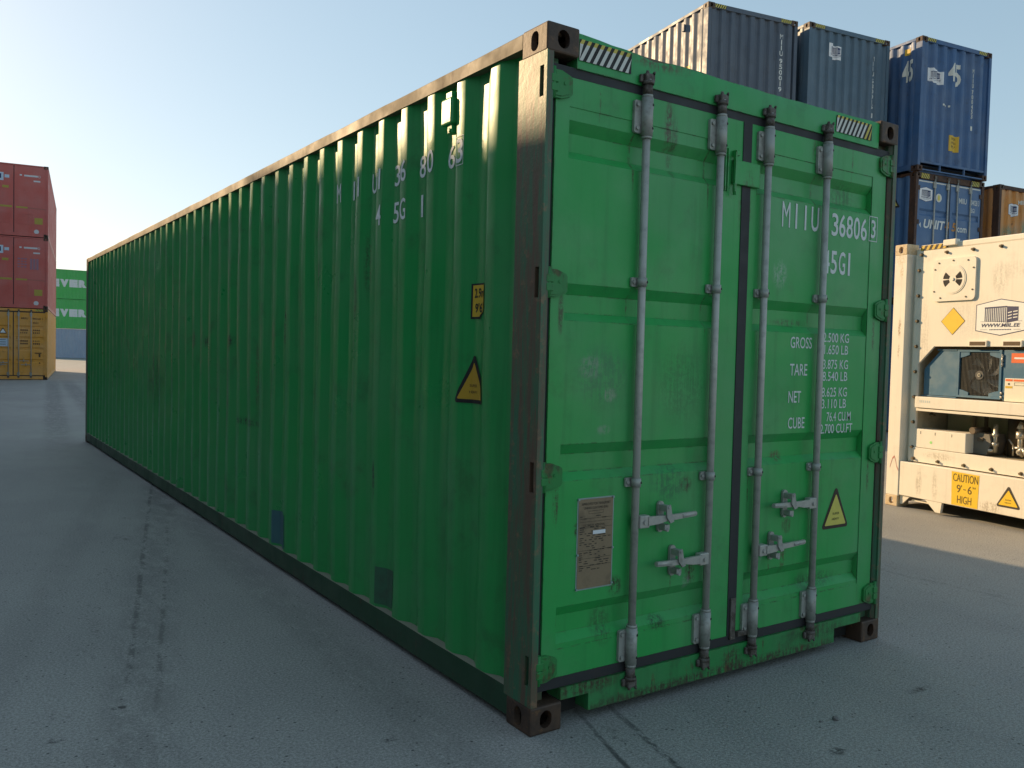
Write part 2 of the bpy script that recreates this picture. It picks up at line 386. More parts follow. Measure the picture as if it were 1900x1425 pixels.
def door_mesh(x0, x1, z0, z1, y, grooves, xg0, xg1, gd=.035, top=.12, bot=.12, a=.045, bq=.075, cq=.035, th=.05):
    """leaf with horizontal trapezoid grooves; outer face at y, body behind it"""
    bm = NB(); lip = .003
    P = lambda x, d, z: bm.verts.new((x, y+d, z))
    def quad(xa, xb, za, zb, da, db): bm.faces.new((P(xa, da, za), P(xb, da, za), P(xb, db, zb), P(xa, db, zb)))
    quad(x0, xg0, z0, z1, 0, 0); quad(xg1, x1, z0, z1, 0, 0)
    quad(xg0, xg1, z0, z0+bot, 0, 0); quad(xg0, xg1, z1-top, z1, 0, 0)
    quad(xg0, xg1, z0+bot, z0+bot+.002, 0, lip); quad(xg0, xg1, z1-top-.002, z1-top, lip, 0)
    prof = [(z0+bot+.002, lip)]
    for zc in sorted(grooves):
        prof += [(zc-bq-cq+.0, lip), (zc-bq, gd), (zc, gd), (zc+a, lip)]
        for xx in (xg0, xg1): bm.faces.new([P(xx, d, z) for z, d in ((zc-bq-cq, lip), (zc-bq, gd), (zc, gd), (zc+a, lip))])
    prof.append((z1-top-.002, lip))
    for (za, da), (zb, db) in zip(prof, prof[1:]): quad(xg0, xg1, za, zb, da, db)
    for xx in (x0, x1): bm.faces.new((P(xx, 0, z0), P(xx, th, z0), P(xx, th, z1), P(xx, 0, z1)))
    for zz in (z0, z1): bm.faces.new((P(x0, 0, zz), P(x1, 0, zz), P(x1, th, zz), P(x0, th, zz)))
    bm.faces.new((P(x0, th, z0), P(x1, th, z0), P(x1, th, z1), P(x0, th, z1)))
    return bm

# ------------------------------------------------------------------ stickers shared by several things
def logo(d, u0, u1, v0, v1, torn=False):
    """white sticker: container emblem over the web address; materials 0 white, 1 navy"""
    w_, h_ = u1-u0, v1-v0; U = lambda a: u0+a*w_; V = lambda b: v0+b*h_
    if torn: d.poly([(U(0),V(.13)),(U(.24),V(.10)),(U(.26),V(0)),(U(1),V(0)),(U(1),V(.86)),(U(.42),V(.90)),(U(.30),V(1)),(U(0),V(1))], 0, 0)
    else:
        hx = [(0,.14),(.5,0),(1,.14),(1,.86),(.5,1),(0,.86)]
        d.poly([(U(a),V(b)) for a, b in hx], 1, 0)
        d.poly([(U(.5+(a-.5)*.965),V(.5+(b-.5)*.955)) for a, b in hx], 0, 1)
    d.poly([(U(.18),V(.78)),(U(.62),V(.80)),(U(.62),V(.76)),(U(.18),V(.745))], 1, 2)
    for k in range(12):
        a = .185 + k*.0365
        d.poly([(U(a),V(.75)),(U(a+.016),V(.75)),(U(a+.016),V(.40-k*.004)),(U(a),V(.40-k*.004))], 1, 2)
    d.poly([(U(.62),V(.79)),(U(.84),V(.77)),(U(.84),V(.40)),(U(.62),V(.345))], 1, 2)
    for b in (.60, .52, .44):
        d.poly([(U(.645),V(b)),(U(.72),V(b+.025)),(U(.72),V(b+.05)),(U(.645),V(b+.025))], 0, 3)
        d.poly([(U(.745),V(b+.03)),(U(.83),V(b+.045)),(U(.83),V(b+.07)),(U(.745),V(b+.055))], 0, 3)
    d.rect(U(.10), U(.60), V(.385), V(.392), 1, 2); d.rect(U(.84), U(.92), V(.385), V(.392), 1, 2)
    d.text("WWW.MIIL.EE", U(.11), U(.87), V(.235), V(.335), 1, 2, .02, .25)
    d.rect(U(.10), U(.25), V(.165), V(.172), 1, 2); d.rect(U(.76), U(.90), V(.165), V(.172), 1, 2)
    for k in range(14): d.rect(U(.29+k*.031), U(.31+k*.031), V(.155), V(.18), 1, 2)
    return d
def hazard(d, u0, u1, v0, v1, n, top=.25, yel_right=False):
    """black band with slanting cream stripes, yellow towards the top; 0 black 1 cream 2 yellow"""
    d.rect(u0, u1, v0, v1, 0, 0); st = (u1-u0)/n; sh = (v1-v0)*.55
    vm = v1 - top*(v1-v0)
    for k in range(-2, n+1):
        a = u0 + k*st
        for va, vb, mi in ((v0, vm, 1), (vm, v1, 2)):
            p = []
            for (uu, vv) in ((a, va), (a+st*.5, va), (a+st*.5, vb), (a, vb)): p.append([uu + sh*(vv-v0)/(v1-v0), vv])
            if max(q[0] for q in p) <= u0 or min(q[0] for q in p) >= u1: continue
            for q in p: q[0] = min(max(q[0], u0), u1)
            if yel_right and a > u1 - 2.6*st: mi = 2
            d.poly([tuple(q) for q in p], mi, 1)
    return d
m_warn = [m_black, m_yel, m_black]
def warn(d, u0, u1, v0, v1):
    w_ = u1-u0; h_ = v1-v0; b = w_*.085
    d.tri(u0, u1, v0, v1, w_*.06, 0, 0); d.tri(u0+b*1.25, u1-b*1.25, v0+b*.9, v1-b*2.0, w_*.022, 1, 1)
    d.text("SUPER", u0+w_*.38, u0+w_*.63, v0+h_*.33, v0+h_*.385, 2, 2, .0)
    d.text("HEAVY", u0+w_*.37, u0+w_*.63, v0+h_*.20, v0+h_*.255, 2, 2, .0); return d
def front(y): return lambda a, b, e: (a, y-e, b)

# ================================================================== GROUND
def asphalt():
    g = G("asphalt"); x, y, z = g.xyz()
    base = g.mix(g.ramp(g.noise(.35, 6, .65), .38, .62), (.340, .328, .288), (.425, .408, .355))
    base = g.mix(g.ramp(g.noise(1.7, 6, .65, (1, .45, 1)), .45, .7, 0, .5), base, (.275, .264, .236))
    fine = g.math('ADD', g.math('MULTIPLY', g.noise(85, 4, .75), .65), g.math('MULTIPLY', g.noise(240, 2, .6), .35))
    base = g.mix(g.ramp(fine, .36, .64), g.mix(.62, base, (.06, .062, .064)), g.mix(.45, base, (.52, .52, .50)))
    vd = g.voro(46, "Distance"); vc = g.voro(46, "Color")
    sp = g.t.nodes.new("ShaderNodeSeparateColor"); g.t.links.new(vc, sp.inputs[0])
    dark = g.math('MULTIPLY', g.ramp(sp.outputs[0], .955, .965), g.ramp(vd, .16, .34, 1, 0))
    lite = g.math('MULTIPLY', g.ramp(sp.outputs[1], .982, .988), g.ramp(vd, .10, .26, 1, 0))
    base = g.mix(g.math('MULTIPLY', dark, .8), base, (.014, .015, .016))
    base = g.mix(g.math('MULTIPLY', lite, .8), base, (.42, .42, .42))
    brk = g.noise(9, 6, .75, (1, .35, 1)); fb = g.noise(34, 5, .75)
    def track(col, a, b, wid, y0, y1, amt, th=.42, soft=1.0):
        dx = g.math('ABSOLUTE', g.math('SUBTRACT', g.math('ADD', x, g.math('MULTIPLY', g.noise(2.0, 3), .03)), g.math('MULTIPLY_ADD', y, b, a+.015)))
        m = g.ramp(dx, wid*.3, wid*soft, 1, 0)
        m = g.math('MULTIPLY', m, g.math('MULTIPLY', g.ramp(y, y0, y0+(.5 if y1 < 12 else 9)), g.ramp(y, y1-(.9 if y1 < 12 else 9), y1, 1, 0)))
        m = g.math('MULTIPLY', m, g.ramp(g.math('ADD', g.math('MULTIPLY', brk, .6), g.math('MULTIPLY', fb, .4)), th, th+.1, 0, amt))
        return g.mix(m, col, (.016, .017, .018))
    col = base
    col = track(col, -1.58, .218, .024, 1.2, 9, .42, .44)
    col = track(col, -1.458, .228, .020, .9, 5.5, .36, .46)
    col = track(col, -1.52, .222, .24, 0.2, 7.5, .22, .44)
    col = track(col, -1.60, .225, .16, 0.2, 5.5, .5, .57)
    col = track(col, -2.2, .24, .16, 0, 9, .10, .40)
    col = track(col, -.35, .05, .20, -2, 8, .16, .42)
    col = track(col, -1.85, .237, .10, .3, 6, .6, .53)
    col = track(col, .296, .30, .018, -1.6, .5, .75, .40)
    col = track(col, .472, .255, .022, -1.6, .5, .75, .42)
    col = track(col, .385, .28, .09, -1.6, .5, .6, .54)
    col = track(col, -.55, .085, .35, 9, 40, .35, .42)
    col = track(col, -1.6, .10, .3, 8, 40, .35, .42)
    col = track(col, 3.9, .05, .35, -6, 5, .25, .5)
    for (c, rad) in (((1.0, -.74, 0), (.06, .04, .2)), ((-.49, .28, 0), (.05, .02, .2)), ((.55, -.9, 0), (.1, .03, .2)), ((1.9, -.55, 0), (.12, .03, .2)),
                     ((-1.35, 1.15, 0), (.05, .03, .2)), ((-1.62, .95, 0), (.05, .03, .2))):
        col = g.mix(g.math('MULTIPLY', g.ell(c, rad), g.ramp(fb, .42, .56, 0, .8)), col, (.020, .020, .020))
    hb = g.math('ADD', g.math('MULTIPLY', fine, .5), g.math('MULTIPLY', g.noise(60, 4, .7), .6))
    nm = g.bump(hb, .55, .012)
    nm = g.bump(g.noise(1.1, 3, .5), .25, .05, nm)
    return g.done(col, g.ramp(fine, .3, .7, .62, .85), 0, nm, .4)
bm = NB()
S = 1500
xs = [-S, -60, -10, 0, 10, 30, 100, S]
vv = [[bm.verts.new((x, y, 0)) for x in xs] for y in xs]
for i in range(len(xs)-1):
    for j in range(len(xs)-1): bm.faces.new((vv[i][j], vv[i][j+1], vv[i+1][j+1], vv[i+1][j]))
gr = obj("ground", bm, asphalt()); gr["kind"] = "structure"

# ================================================================== HERO CONTAINER
W, L, H = 2.438, 12.192, 2.896
SP, SO, SS, SD, ST = .2843, .070, .070, .036, .360       # side corrugation: pitch, outer face, slope, depth, phase
hero = thing("shipping_container", "large green container standing alone in the foreground with closed double doors", "shipping container")
castings(hero, W, L, H)
# corner posts
for sx in (0, 1):
    fx = (lambda x: x) if sx == 0 else (lambda x: W-x)
    bm = NB()
    prof = [(.0015, .002), (.034, .002), (.034, .012), (.046, .030), (.046, .060), (.10, .060), (.10, .195), (.018, .205), (.0015, .200)]
    prism(bm, prof, lambda a, b, d: (fx(a), b, d), .118, H-.112)
    o = obj("corner_post", bm, m_post, hero)
    cs = []
    for z in (.265, 1.065, 1.86, 2.665):
        b2 = NB(); box(b2, -.01, .030, .022, .050, z-.062, z+.062)
        for v in b2.verts: v.co.x = fx(v.co.x)
        cs.append(obj("c", b2, m_dark))
    boolean(o, cs)
    bm = NB(); prism(bm, [(.0015, 0), (.12, 0), (.12, .15), (.0015, .15)], lambda a, b, d: (fx(a), L-.004-b, d), .118, H-.112)
    obj("corner_post", bm, m_post, hero)
# side panels
corr_panel("side_panel", .19, L-.14, .150, H-.058, lambda t, d, z: (.006+d, t, z), ST, SP, SO, SS, SD, m_side, hero, 30, .008, seed=2)
corr_panel("side_panel", .19, L-.14, .150, H-.058, lambda t, d, z: (W-.006-d, t, z), ST, SP, SO, SS, SD, m_side, hero, 2)
corr_panel("front_wall", .10, W-.10, .150, H-.1, lambda t, d, z: (t, L-.02-d, z), .12, .25, .1, .03, .045, m_side, hero, 1)
for sx in (0, 1):
    fx = (lambda x: x) if sx == 0 else (lambda x: W-x)
    # top rail with slight battering along its edge
    bm = NB(); n = 90; prev = None
    for k in range(n+1):
        y = .178 + (L-.356)*k/n; q = .005*noise.noise(Vector((y*2.2, sx, 3)))+.002*noise.noise(Vector((y*9, sx, 5)))
        ring = [bm.verts.new((fx(p[0]), y, p[1])) for p in ((.0+q*.5, H-.068), (.0+q*.4, H-.012+q), (.006, H-.006+q), (.062, H-.006), (.062, H-.068))]
        if prev:
            for a in range(5): bm.faces.new((prev[a], prev[(a+1) % 5], ring[(a+1) % 5], ring[a]))
        else: bm.faces.new(ring)
        prev = ring
    bm.faces.new(prev[::-1]); obj("top_rail", bm, m_rail, hero)
    bm = NB(); prev = None; n = 60
    for k in range(n+1):
        y = .178 + (L-.356)*k/n; q = .004*noise.noise(Vector((y*1.7, sx, 13)))
        ring = [bm.verts.new((fx(p[0]), y, p[1])) for p in ((.002+q, .032), (.002+q, .152), (.060, .155), (.060, .146), (.012, .143), (.012, .040), (.055, .038), (.055, .030))]
        if prev:
            for a in range(8): bm.faces.new((prev[a], prev[(a+1) % 8], ring[(a+1) % 8], ring[a]))
        else: bm.faces.new(ring)
        prev = ring
    bm.faces.new(prev[::-1]); obj("bottom_rail", bm, m_brail, hero)
bm = NB(); box(bm, .06, W-.06, .05, L-.05, H-.03, H-.012); obj("roof", bm, m_rail, hero)
bm = NB(); box(bm, .062, W-.062, .10, L-.08, .140, .165)
for k in range(38): box(bm, .062, W-.062, .45+k*.305, .49+k*.305, .035, .139)
obj("floor", bm, m_dark, hero)
# header and sill at the door end
bm = NB(); n = 70; cols = []
for k in range(n+1):
    x = .163 + (W-.326)*k/n
    q = .008*noise.noise(Vector((x*3, 1, 0))) + .003*noise.noise(Vector((x*13, 4, 0)))
    if abs(x-.60) < .10: q -= .016*(1-abs(x-.60)/.10)
    zt = H-.014 - .012*math.sin(math.pi*(x-.163)/(W-.326)) + q
    cols.append([bm.verts.new(p) for p in ((x, .016, 2.742), (x, .014, zt-.012), (x, .020, zt), (x, .09, zt), (x, .09, 2.742))])
for a, b in zip(cols, cols[1:]):
    for i in range(5): bm.faces.new((a[i], a[(i+1) % 5], b[(i+1) % 5], b[i]))
bm.faces.new(cols[0]); bm.faces.new(cols[-1][::-1])
header = smooth(obj("door_header", bm, m_head, hero), 35)
bm = NB(); yy = .012
prism(bm, [(.163, .118), (.163, .168), (W-.163, .168), (W-.163, .118), (W-.40, .118), (W-.40, .042), (.315, .042), (.315, .118)], lambda a, b, d: (a, d, b), yy, .11)
m_sill = paint("grimy_green_sill_paint", (.017, .24, .055), .3, .75, .8, .5, seed=7.7, rust_t=.60, streak=1.0, edge=1.0, patches=[
    ((1.2, 0, .05), (1.4, .2, .045), (.04, .030, .018), 1), ((.3, 0, .15), (.25, .2, .05), (.05, .03, .016), 1), ((1.22, 0, .10), (.10, .2, .09), (.04, .03, .018), 1), ((1.9, 0, .13), (.3, .2, .06), (.03, .04, .018), .8)])
sill = obj("door_sill", bm, m_sill, hero)
for a_, b_ in ((.163, .315), (W-.40, W-.163)):
    bm = NB(); box(bm, a_, b_, .10, .14, .02, .117); obj("fork_pocket", bm, m_dark, hero)
hz = [m_black, m_cream, flat("pale_hazard_yellow", (.62, .50, .09), .55, 0, .3)]
hazard(Dec(), .17, .455, 2.776, 2.862, 8, .22).lay("hazard_strip", hz, header, front(.0135))
hazard(Dec(), W-.55, W-.235, 2.772, 2.858, 9, .15, True).lay("hazard_strip", hz, header, front(.0135))
# gaskets
DY = .025; DX0, DX1 = .066, 2.372; DC0, DC1 = 1.194, 1.246; DZ0, DZ1 = .212, 2.706
bm = NB()
def gask(x0, x1, z0, z1, y0=.020, y1=.07): box(bm, x0, x1, y0, y1, z0, z1)
gask(.047, W-.047, DZ1-.002, 2.744, .024); gask(.047, W-.047, .170, DZ0+.002, .022)
gask(DC0-.004, DC1+.004, DZ0+.003, DZ1-.003, .021)
gask(.048, DX0+.004, DZ0+.003, DZ1-.003, .034); gask(DX1-.004, W-.048, DZ0+.003, DZ1-.003, .034)
obj("door_gasket", bm, m_rub, hero)

GZ = (.465, 1.150, 1.820, 2.487)
doors = []
for (x0, x1, xg0, xg1) in ((DX0, DC0, .138, 1.055), (DC1, DX1, 1.300, 2.248)):
    doors.append(obj("door", door_mesh(x0, x1, DZ0, DZ1, DY, GZ, xg0, xg1), m_door, hero))
dl, dr = doors
RX = (.540, 1.008, 1.346, 1.806); RY = -.003
def rod(door, x):
    bm = NB(); cyl(bm, (x, RY, .15), (x, RY, 2.765), .0172, n=20); obj("locking_rod", bm, m_galv, door)
    for z, s in ((2.605, 1), (.29, -1)):          # bearing brackets with bolted flange
        bm = NB()
        cyl(bm, (x, RY, z-.082), (x, RY, z+.082), .026, n=20)
        cyl(bm, (x, RY, z+.082), (x, RY, z+.094), .0235, n=20); cyl(bm, (x, RY, z-.094), (x, RY, z-.082), .0235, n=20)
        prism(bm, rrect(x-.060, x+.046, z-.070, z+.070, .010), lambda a, b, d: (a, d, b), .010, DY-.0005)
        for bx in (x-.044, x+.036):
            for bz in (z-.050, z+.050): cyl(bm, (bx, .002, bz), (bx, .0100, bz), .0085, n=8)
        for bz in (z-.050, z+.050): cyl(bm, (x+.012, RY-.0245, bz), (x+.012, RY-.0205, bz), .006, n=8, mi=1)
        obj("rod_bracket", bm, [m_galv2, m_black], door)
        # cam and keeper
        bm = NB(); e = z + s*.150
        cyl(bm, (x, RY, z+s*.095), (x, RY, e), .0215, n=16)
        cyl(bm, (x, RY, e-s*.012), (x, RY, e+s*.004), .027, n=16)
        box(bm, x-.022, x+.019, RY-.016, .0115, min(e, e+s*.036), max(e, e+s*.036), bev=.006)
        box(bm, x+.0205, x+.040, RY-.004, .0115, min(e+s*.006, e+s*.040), max(e+s*.006, e+s*.040), bev=.005)
        box(bm, x-.042, x-.0235, RY+.0, .0115, min(e-s*.004, e+s*.030), max(e-s*.004, e+s*.030), bev=.005)
        cyl(bm, (x-.006, RY-.002, e+s*.035), (x-.009, RY-.005, e+s*.048), .009, .006, n=8)
        cyl(bm, (x+.030, RY-.002, e+s*.039), (x+.032, RY-.006, e+s*.050), .007, .005, n=8)
        obj("locking_cam", bm, m_cam, door)
    for z in (1.893, 1.016):                       # strap guides
        bm = NB()
        prism(bm, rrect(x-.046, x+.036, z-.020, z+.020, .006), lambda a, b, d: (a, d, b), .014, DY-.0005)
        cyl(bm, (x, RY, z-.019), (x, RY, z+.019), .0225, n=18)
        cyl(bm, (x-.034, .007, z), (x-.034, .0140, z), .008, n=8)
        cyl(bm, (x+.011, RY-.021, z), (x+.011, RY-.0175, z), .006, n=8, mi=1)
        obj("rod_bracket", bm, [m_galv2, m_black], door)
rod(dl, RX[0]); rod(dl, RX[1]); rod(dr, RX[2]); rod(dr, RX[3])
def handle(door, xr, z, s, ln, xc):
    """s: +1 runs to the right of its rod"""
    bm = NB(); X = lambda d: xr + s*d
    box(bm, min(X(.012), X(.070)), max(X(.012), X(.070)), -.026, .010, z-.030, z+.026, bev=.005)     # hub plate
    cyl(bm, (X(.040), -.033, z-.004), (X(.040), -.025, z-.004), .010, n=10)
    pts = [(.060, .000, .020), (.12, .001, .018), (.17, .004, .013), (.24, .006, .012), (ln, .010, .0105)]
    prev = None
    for d, dz, hh in pts:
        ring = [bm.verts.new((X(d), y, z+dz+v)) for y, v in ((-.030, -hh), (-.016, -hh), (-.016, hh), (-.030, hh))]
        if prev:
            for k in range(4): bm.faces.new((prev[k], prev[(k+1) % 4], ring[(k+1) % 4], ring[k]))
        else: bm.faces.new(ring)
        prev = ring
    bm.faces.new(prev[::-1])
    cyl(bm, (X(ln-.085), -.022, z+.006), (X(ln+.004), -.022, z+.010), .0125, .0115, n=10)
    obj("door_handle", bm, m_galv, door)
    bm = NB()                                       # catch: bolted tongue above, loop below
    prism(bm, stadium(xc, z+.005, .036, .142), lambda a, b, d: (a, d, b), .012, DY-.0005)
    prism(bm, [(xc-.015, z+.062), (xc+.010, z+.066), (xc+.018, z+.03), (xc+.034, z-.012), (xc+.012, z-.018), (xc-.010, z+.01)], lambda a, b, d: (a, d, b), -.040, -.032)
    prism(bm, [(xc-.014, z+.035), (xc+.012, z+.035), (xc+.012, z+.062), (xc-.014, z+.062)], lambda a, b, d: (a, d, b), -.0325, .0125)
    prism(bm, [(xc-.014, z-.048), (xc+.016, z-.048), (xc+.016, z-.026), (xc-.014, z-.026)], lambda a, b, d: (a, d, b), -.030, .0125)
    for bz in (z+.055, z-.048): cyl(bm, (xc, -.046 if bz > z else -.036, bz), (xc, .013, bz), .008, n=8)
    obj("handle_catch", bm, m_galv2, door)
handle(dl, RX[0], .842, 1, .355, .712); handle(dl, RX[1], .632, -1, .345, .795)
handle(dr, RX[3], .832, -1, .350, 1.585); handle(dr, RX[2], .626, 1, .355, 1.490)
for door, fx in ((dl, lambda x: x), (dr, lambda x: W-x)):
    for z in (.265, 1.065, 1.86, 2.660):
        bm = NB()
        prism(bm, [(.040, z-.056), (.085, z-.056), (.132, z-.040), (.140, z-.030), (.140, z+.030), (.132, z+.040), (.085, z+.056), (.040, z+.056)], lambda a, b, d: (fx(a), d, b), .0105, DY-.0004)
        prism(bm, [(.052, z-.047), (.082, z-.047), (.124, z-.032), (.130, z-.024), (.130, z+.024), (.124, z+.032), (.082, z+.047), (.052, z+.047)], lambda a, b, d: (fx(a), d, b), .0065, .0115)
        for dz in (-.034, .002): box(bm, min(fx(.026), fx(.062)), max(fx(.026), fx(.062)), .000, .012, z+dz, z+dz+.032, bev=.003)
        cyl(bm, (fx(.042), .010, z-.062), (fx(.042), .010, z+.064), .0095, n=10)
        cyl(bm, (fx(.098), .003, z+.006), (fx(.098), .007, z+.006), .007, n=8)
        obj("hinge", bm, m_hinge, door)
# centre overlap plate and its rack bar
bm = NB(); box(bm, 1.112, 1.300, .006, .020, 2.398, 2.512, bev=.003); box(bm, 1.112, 1.122, -.004, .012, 2.36, 2.545)
cyl(bm, (1.117, .004, 2.345), (1.117, .004, 2.40), .008, n=8); box(bm, 1.118, 1.142, -.002, .0245, 2.53, 2.555)
obj("overlap_plate", bm, m_door, dr)
for a_ in (1.060, 1.078):
    bm = NB(); box(bm, a_, a_+.006, .012, DY, 2.36, 2.56); obj("rack_bar", bm, m_door, dl)
bm = NB(); box(bm, 1.204, 1.240, .012, .0215, .195, .40, bev=.002); obj("guard_plate", bm, m_cam, dr)
bm = NB(); box(bm, 1.252, 1.330, .004, DY-.001, .205, .232, bev=.004); obj("guard_plate", bm, m_cam, dr)
# lettering on the right door
rows_ = [Dec()]; d = rows_[0]
for ch, a, b in (("M", 1.498, 1.560), ("I", 1.602, 1.616), ("I", 1.676, 1.690), ("U", 1.730, 1.792)): d.text(ch, a, b, 2.238, 2.364, 0, 0, .012)
rows_.append(Dec()); d = rows_[-1]
for ch, a in (("1", 1.835), ("3", 1.902), ("6", 1.966), ("8", 2.030), ("0", 2.094), ("6", 2.158)):
    d.text(ch, a, a+(.020 if ch == "1" else .056), 2.232, 2.352, 0, 0, .012)
rows_.append(Dec()); d = rows_[-1]
d.frame(2.230, 2.306, 2.234, 2.371, .004); d.text("3", 2.248, 2.290, 2.252, 2.352, 0, 0, .012)
rows_.append(Dec()); d = rows_[-1]
for ch, a, b in (("4", 1.842, 1.895), ("5", 1.905, 1.958), ("G", 1.974, 2.030), ("1", 2.056, 2.074)): d.text(ch, a, b, 2.032, 2.154, 0, 0, .012)
def row(s, u0, u1, v0, v1): rows_.append(Dec()); rows_[-1].text(s, u0, u1, v0, v1, 0, 0, .006)
row("GROSS", 1.599, 1.772, 1.632, 1.690); row("TARE", 1.602, 1.742, 1.492, 1.552); row("NET", 1.598, 1.698, 1.352, 1.412); row("CUBE", 1.602, 1.735, 1.218, 1.276)
for s, a, b, v in (("32.500 KG", 1.838, 2.090, 1.670), ("71.650 LB", 1.838, 2.086, 1.606), ("3.875 KG", 1.872, 2.090, 1.528), ("8.540 LB", 1.872, 2.088, 1.464), ("28.625 KG", 1.842, 2.090, 1.380), ("63.110 LB", 1.842, 2.086, 1.318), ("76.4 CU.M", 1.920, 2.132, 1.248), ("2.700 CU.FT", 1.868, 2.150, 1.184)):
    row(s, a, b, v, v+.050)
for b_ in rows_: b_.lay("lettering", m_white, dr, lambda a, b, e: (a, (DY if a > 2.225 else DY+.003)-e, b), eps=.002)
warn(Dec(), 1.912, 2.148, .666, .892).lay("warning_sticker", [flat("brown_print", (.035, .018, .012), .6), m_yelpale, m_black], dr, front(DY+.003))
# approval plate on the left door
d = Dec(); px0, px1, pz0, pz1 = .238, .441, .566, .962
d.rect(px0, px1, pz0, pz1, 0, 0); d.rect(px0+.006, px1-.006, pz0+.006, pz1-.006, 1, 1)
d.text("APPROVED FOR TRANSPORT", px0+.022, px1-.022, .930, .941, 2, 2, .0); d.text("UNDER CUSTOMS SEAL", px0+.034, px1-.034, .913, .923, 2, 2, .0)
d.frame(px0+.06, px1-.06, .892, .905, .0012, 2, 2)
d.text("CSC SAFETY APPROVAL", px0+.03, px1-.05, .838, .848, 2, 2, .0)
rr = random.Random(3)
for k in range(26):
    z = .880 - k*.0092
    if 2 <= k <= 4: continue
    a = px0+.014
    while a < px1-.03:
        ln = rr.uniform(.008, .03)
        if rr.random() < .62: d.rect(a, min(a+ln, px1-.014), z, z+.0034, 2, 2)
        a += ln + rr.uniform(.004, .018)
for z in (.872, .858, .832, .735, .700, .668): d.rect(px0+.012, px1-.012, z, z+.0012, 2, 2)
d.rect(px0+.085, px0+.155, .803, .819, 3, 3)
d.lay("approval_plate", [m_plate, m_brass, m_print, m_sticker], dl, front(DY+.003), eps=.0016)
for px_, pz_ in ((px0+.004, pz0+.006), (px1-.004, pz0+.014), (px0+.004, .72), (px1-.004, .735), (px1-.006, pz1-.005), (px0+.005, pz1-.006)):
    bm = NB(); cyl(bm, (px_, DY-.006, pz_), (px_, DY+.003, pz_), .005, n=8); obj("rivet", bm, m_plate, dl)

# decals on the left side panel, laid into the corrugation
side = [o for o in hero.children if o.name.startswith("side_panel")][0]
sb = [-b+q for b in corr_breaks(ST, SP, SO, SS, 0, L) for q in (-.0045, .0045)]; vb = [.150 + (H-.058-.150)*k/30 for k in range(31)]
sidefn = lambda a, b, e: (.006 + corr(-a-ST, SP, SO, SS, SD) + wave(-a, b, .008, 2) - e - .002, -a, b)
d = Dec()
OC = lambda k: ST + SO/2 + SP*k                 # middle of outer face k
IC = lambda k: ST + SO + SS + .037 + SP*k - .004 # middle of recessed face k
def sl(ch, y, z0, z1, ww=.062):
    ww = .020 if ch in "I1" else ww
    d.text(ch, -y-ww/2, -y+ww/2, z0, z1, 0, 0, .01)
z0, z1 = 2.448, 2.560
for ch, y in (("M", OC(6)), ("I", IC(5)), ("I", OC(5)), ("U", IC(4)), ("1", OC(4)), ("3", IC(3)), ("6", OC(3)), ("8", IC(2)), ("0", OC(2)), ("6", IC(1)), ("3", OC(1))): sl(ch, y, z0, z1)
d.frame(-OC(1)-.036, -OC(1)+.036, z0-.012, z1+.012, .003)
d.lay("lettering", m_wfade, side, sidefn, sb, .001, vb); d = Dec()
for ch, y in (("4", OC(4)), ("5", IC(3)), ("G", OC(3)), ("1", IC(2))): sl(ch, y, 2.250, 2.362)
d.lay("lettering", m_wfade, side, sidefn, sb, .001, vb)
d = Dec(); a0, a1 = -.590, -.475
d.poly([(a0, 1.722), (a1-.045, 1.722), (a1-.038, 1.735), (a1, 1.758), (a1, 1.884), (a0, 1.884)], 0, 0)
d.poly([(a0+.010, 1.732), (a1-.050, 1.732), (a1-.042, 1.742), (a1, 1.766), (a1, 1.876), (a0+.010, 1.876)], 1, 1)
d.text("2.9m", a0+.022, a1-.004, 1.818, 1.862, 2, 2, .02); d.text("9'6\"", a0+.030, a1-.006, 1.750, 1.794, 2, 2, .02)
d.lay("height_sticker", m_warn, side, sidefn, sb, .0014, vb)
warn(Dec(), -.672, -.440, 1.335, 1.562).lay("warning_sticker", [m_black, flat("ochre_sticker", (.50, .30, .02), .55), m_black], side, sidefn, sb, .0014, vb)
Dec().rect(-3.215, -2.960, .170, .405).lay("repair_patch", m_blue_patch, side, sidefn, sb, .0008, vb)
Dec().rect(-1.505, -1.310, .170, .375).lay("repair_patch", m_grey_patch, side, sidefn, sb, .0008, vb)
# ventilator box high on the side
bm = NB(); box(bm, -.012, .040, .735, .835, 2.640, 2.765, bev=.010); box(bm, -.002, .040, .750, .805, 2.765, 2.795, bev=.003); box(bm, .000, .040, .748, .790, 2.600, 2.640, bev=.003)
cyl(bm, (-.006, .77, 2.615), (.01, .77, 2.615), .010, n=8)
obj("air_vent", bm, m_side, hero)

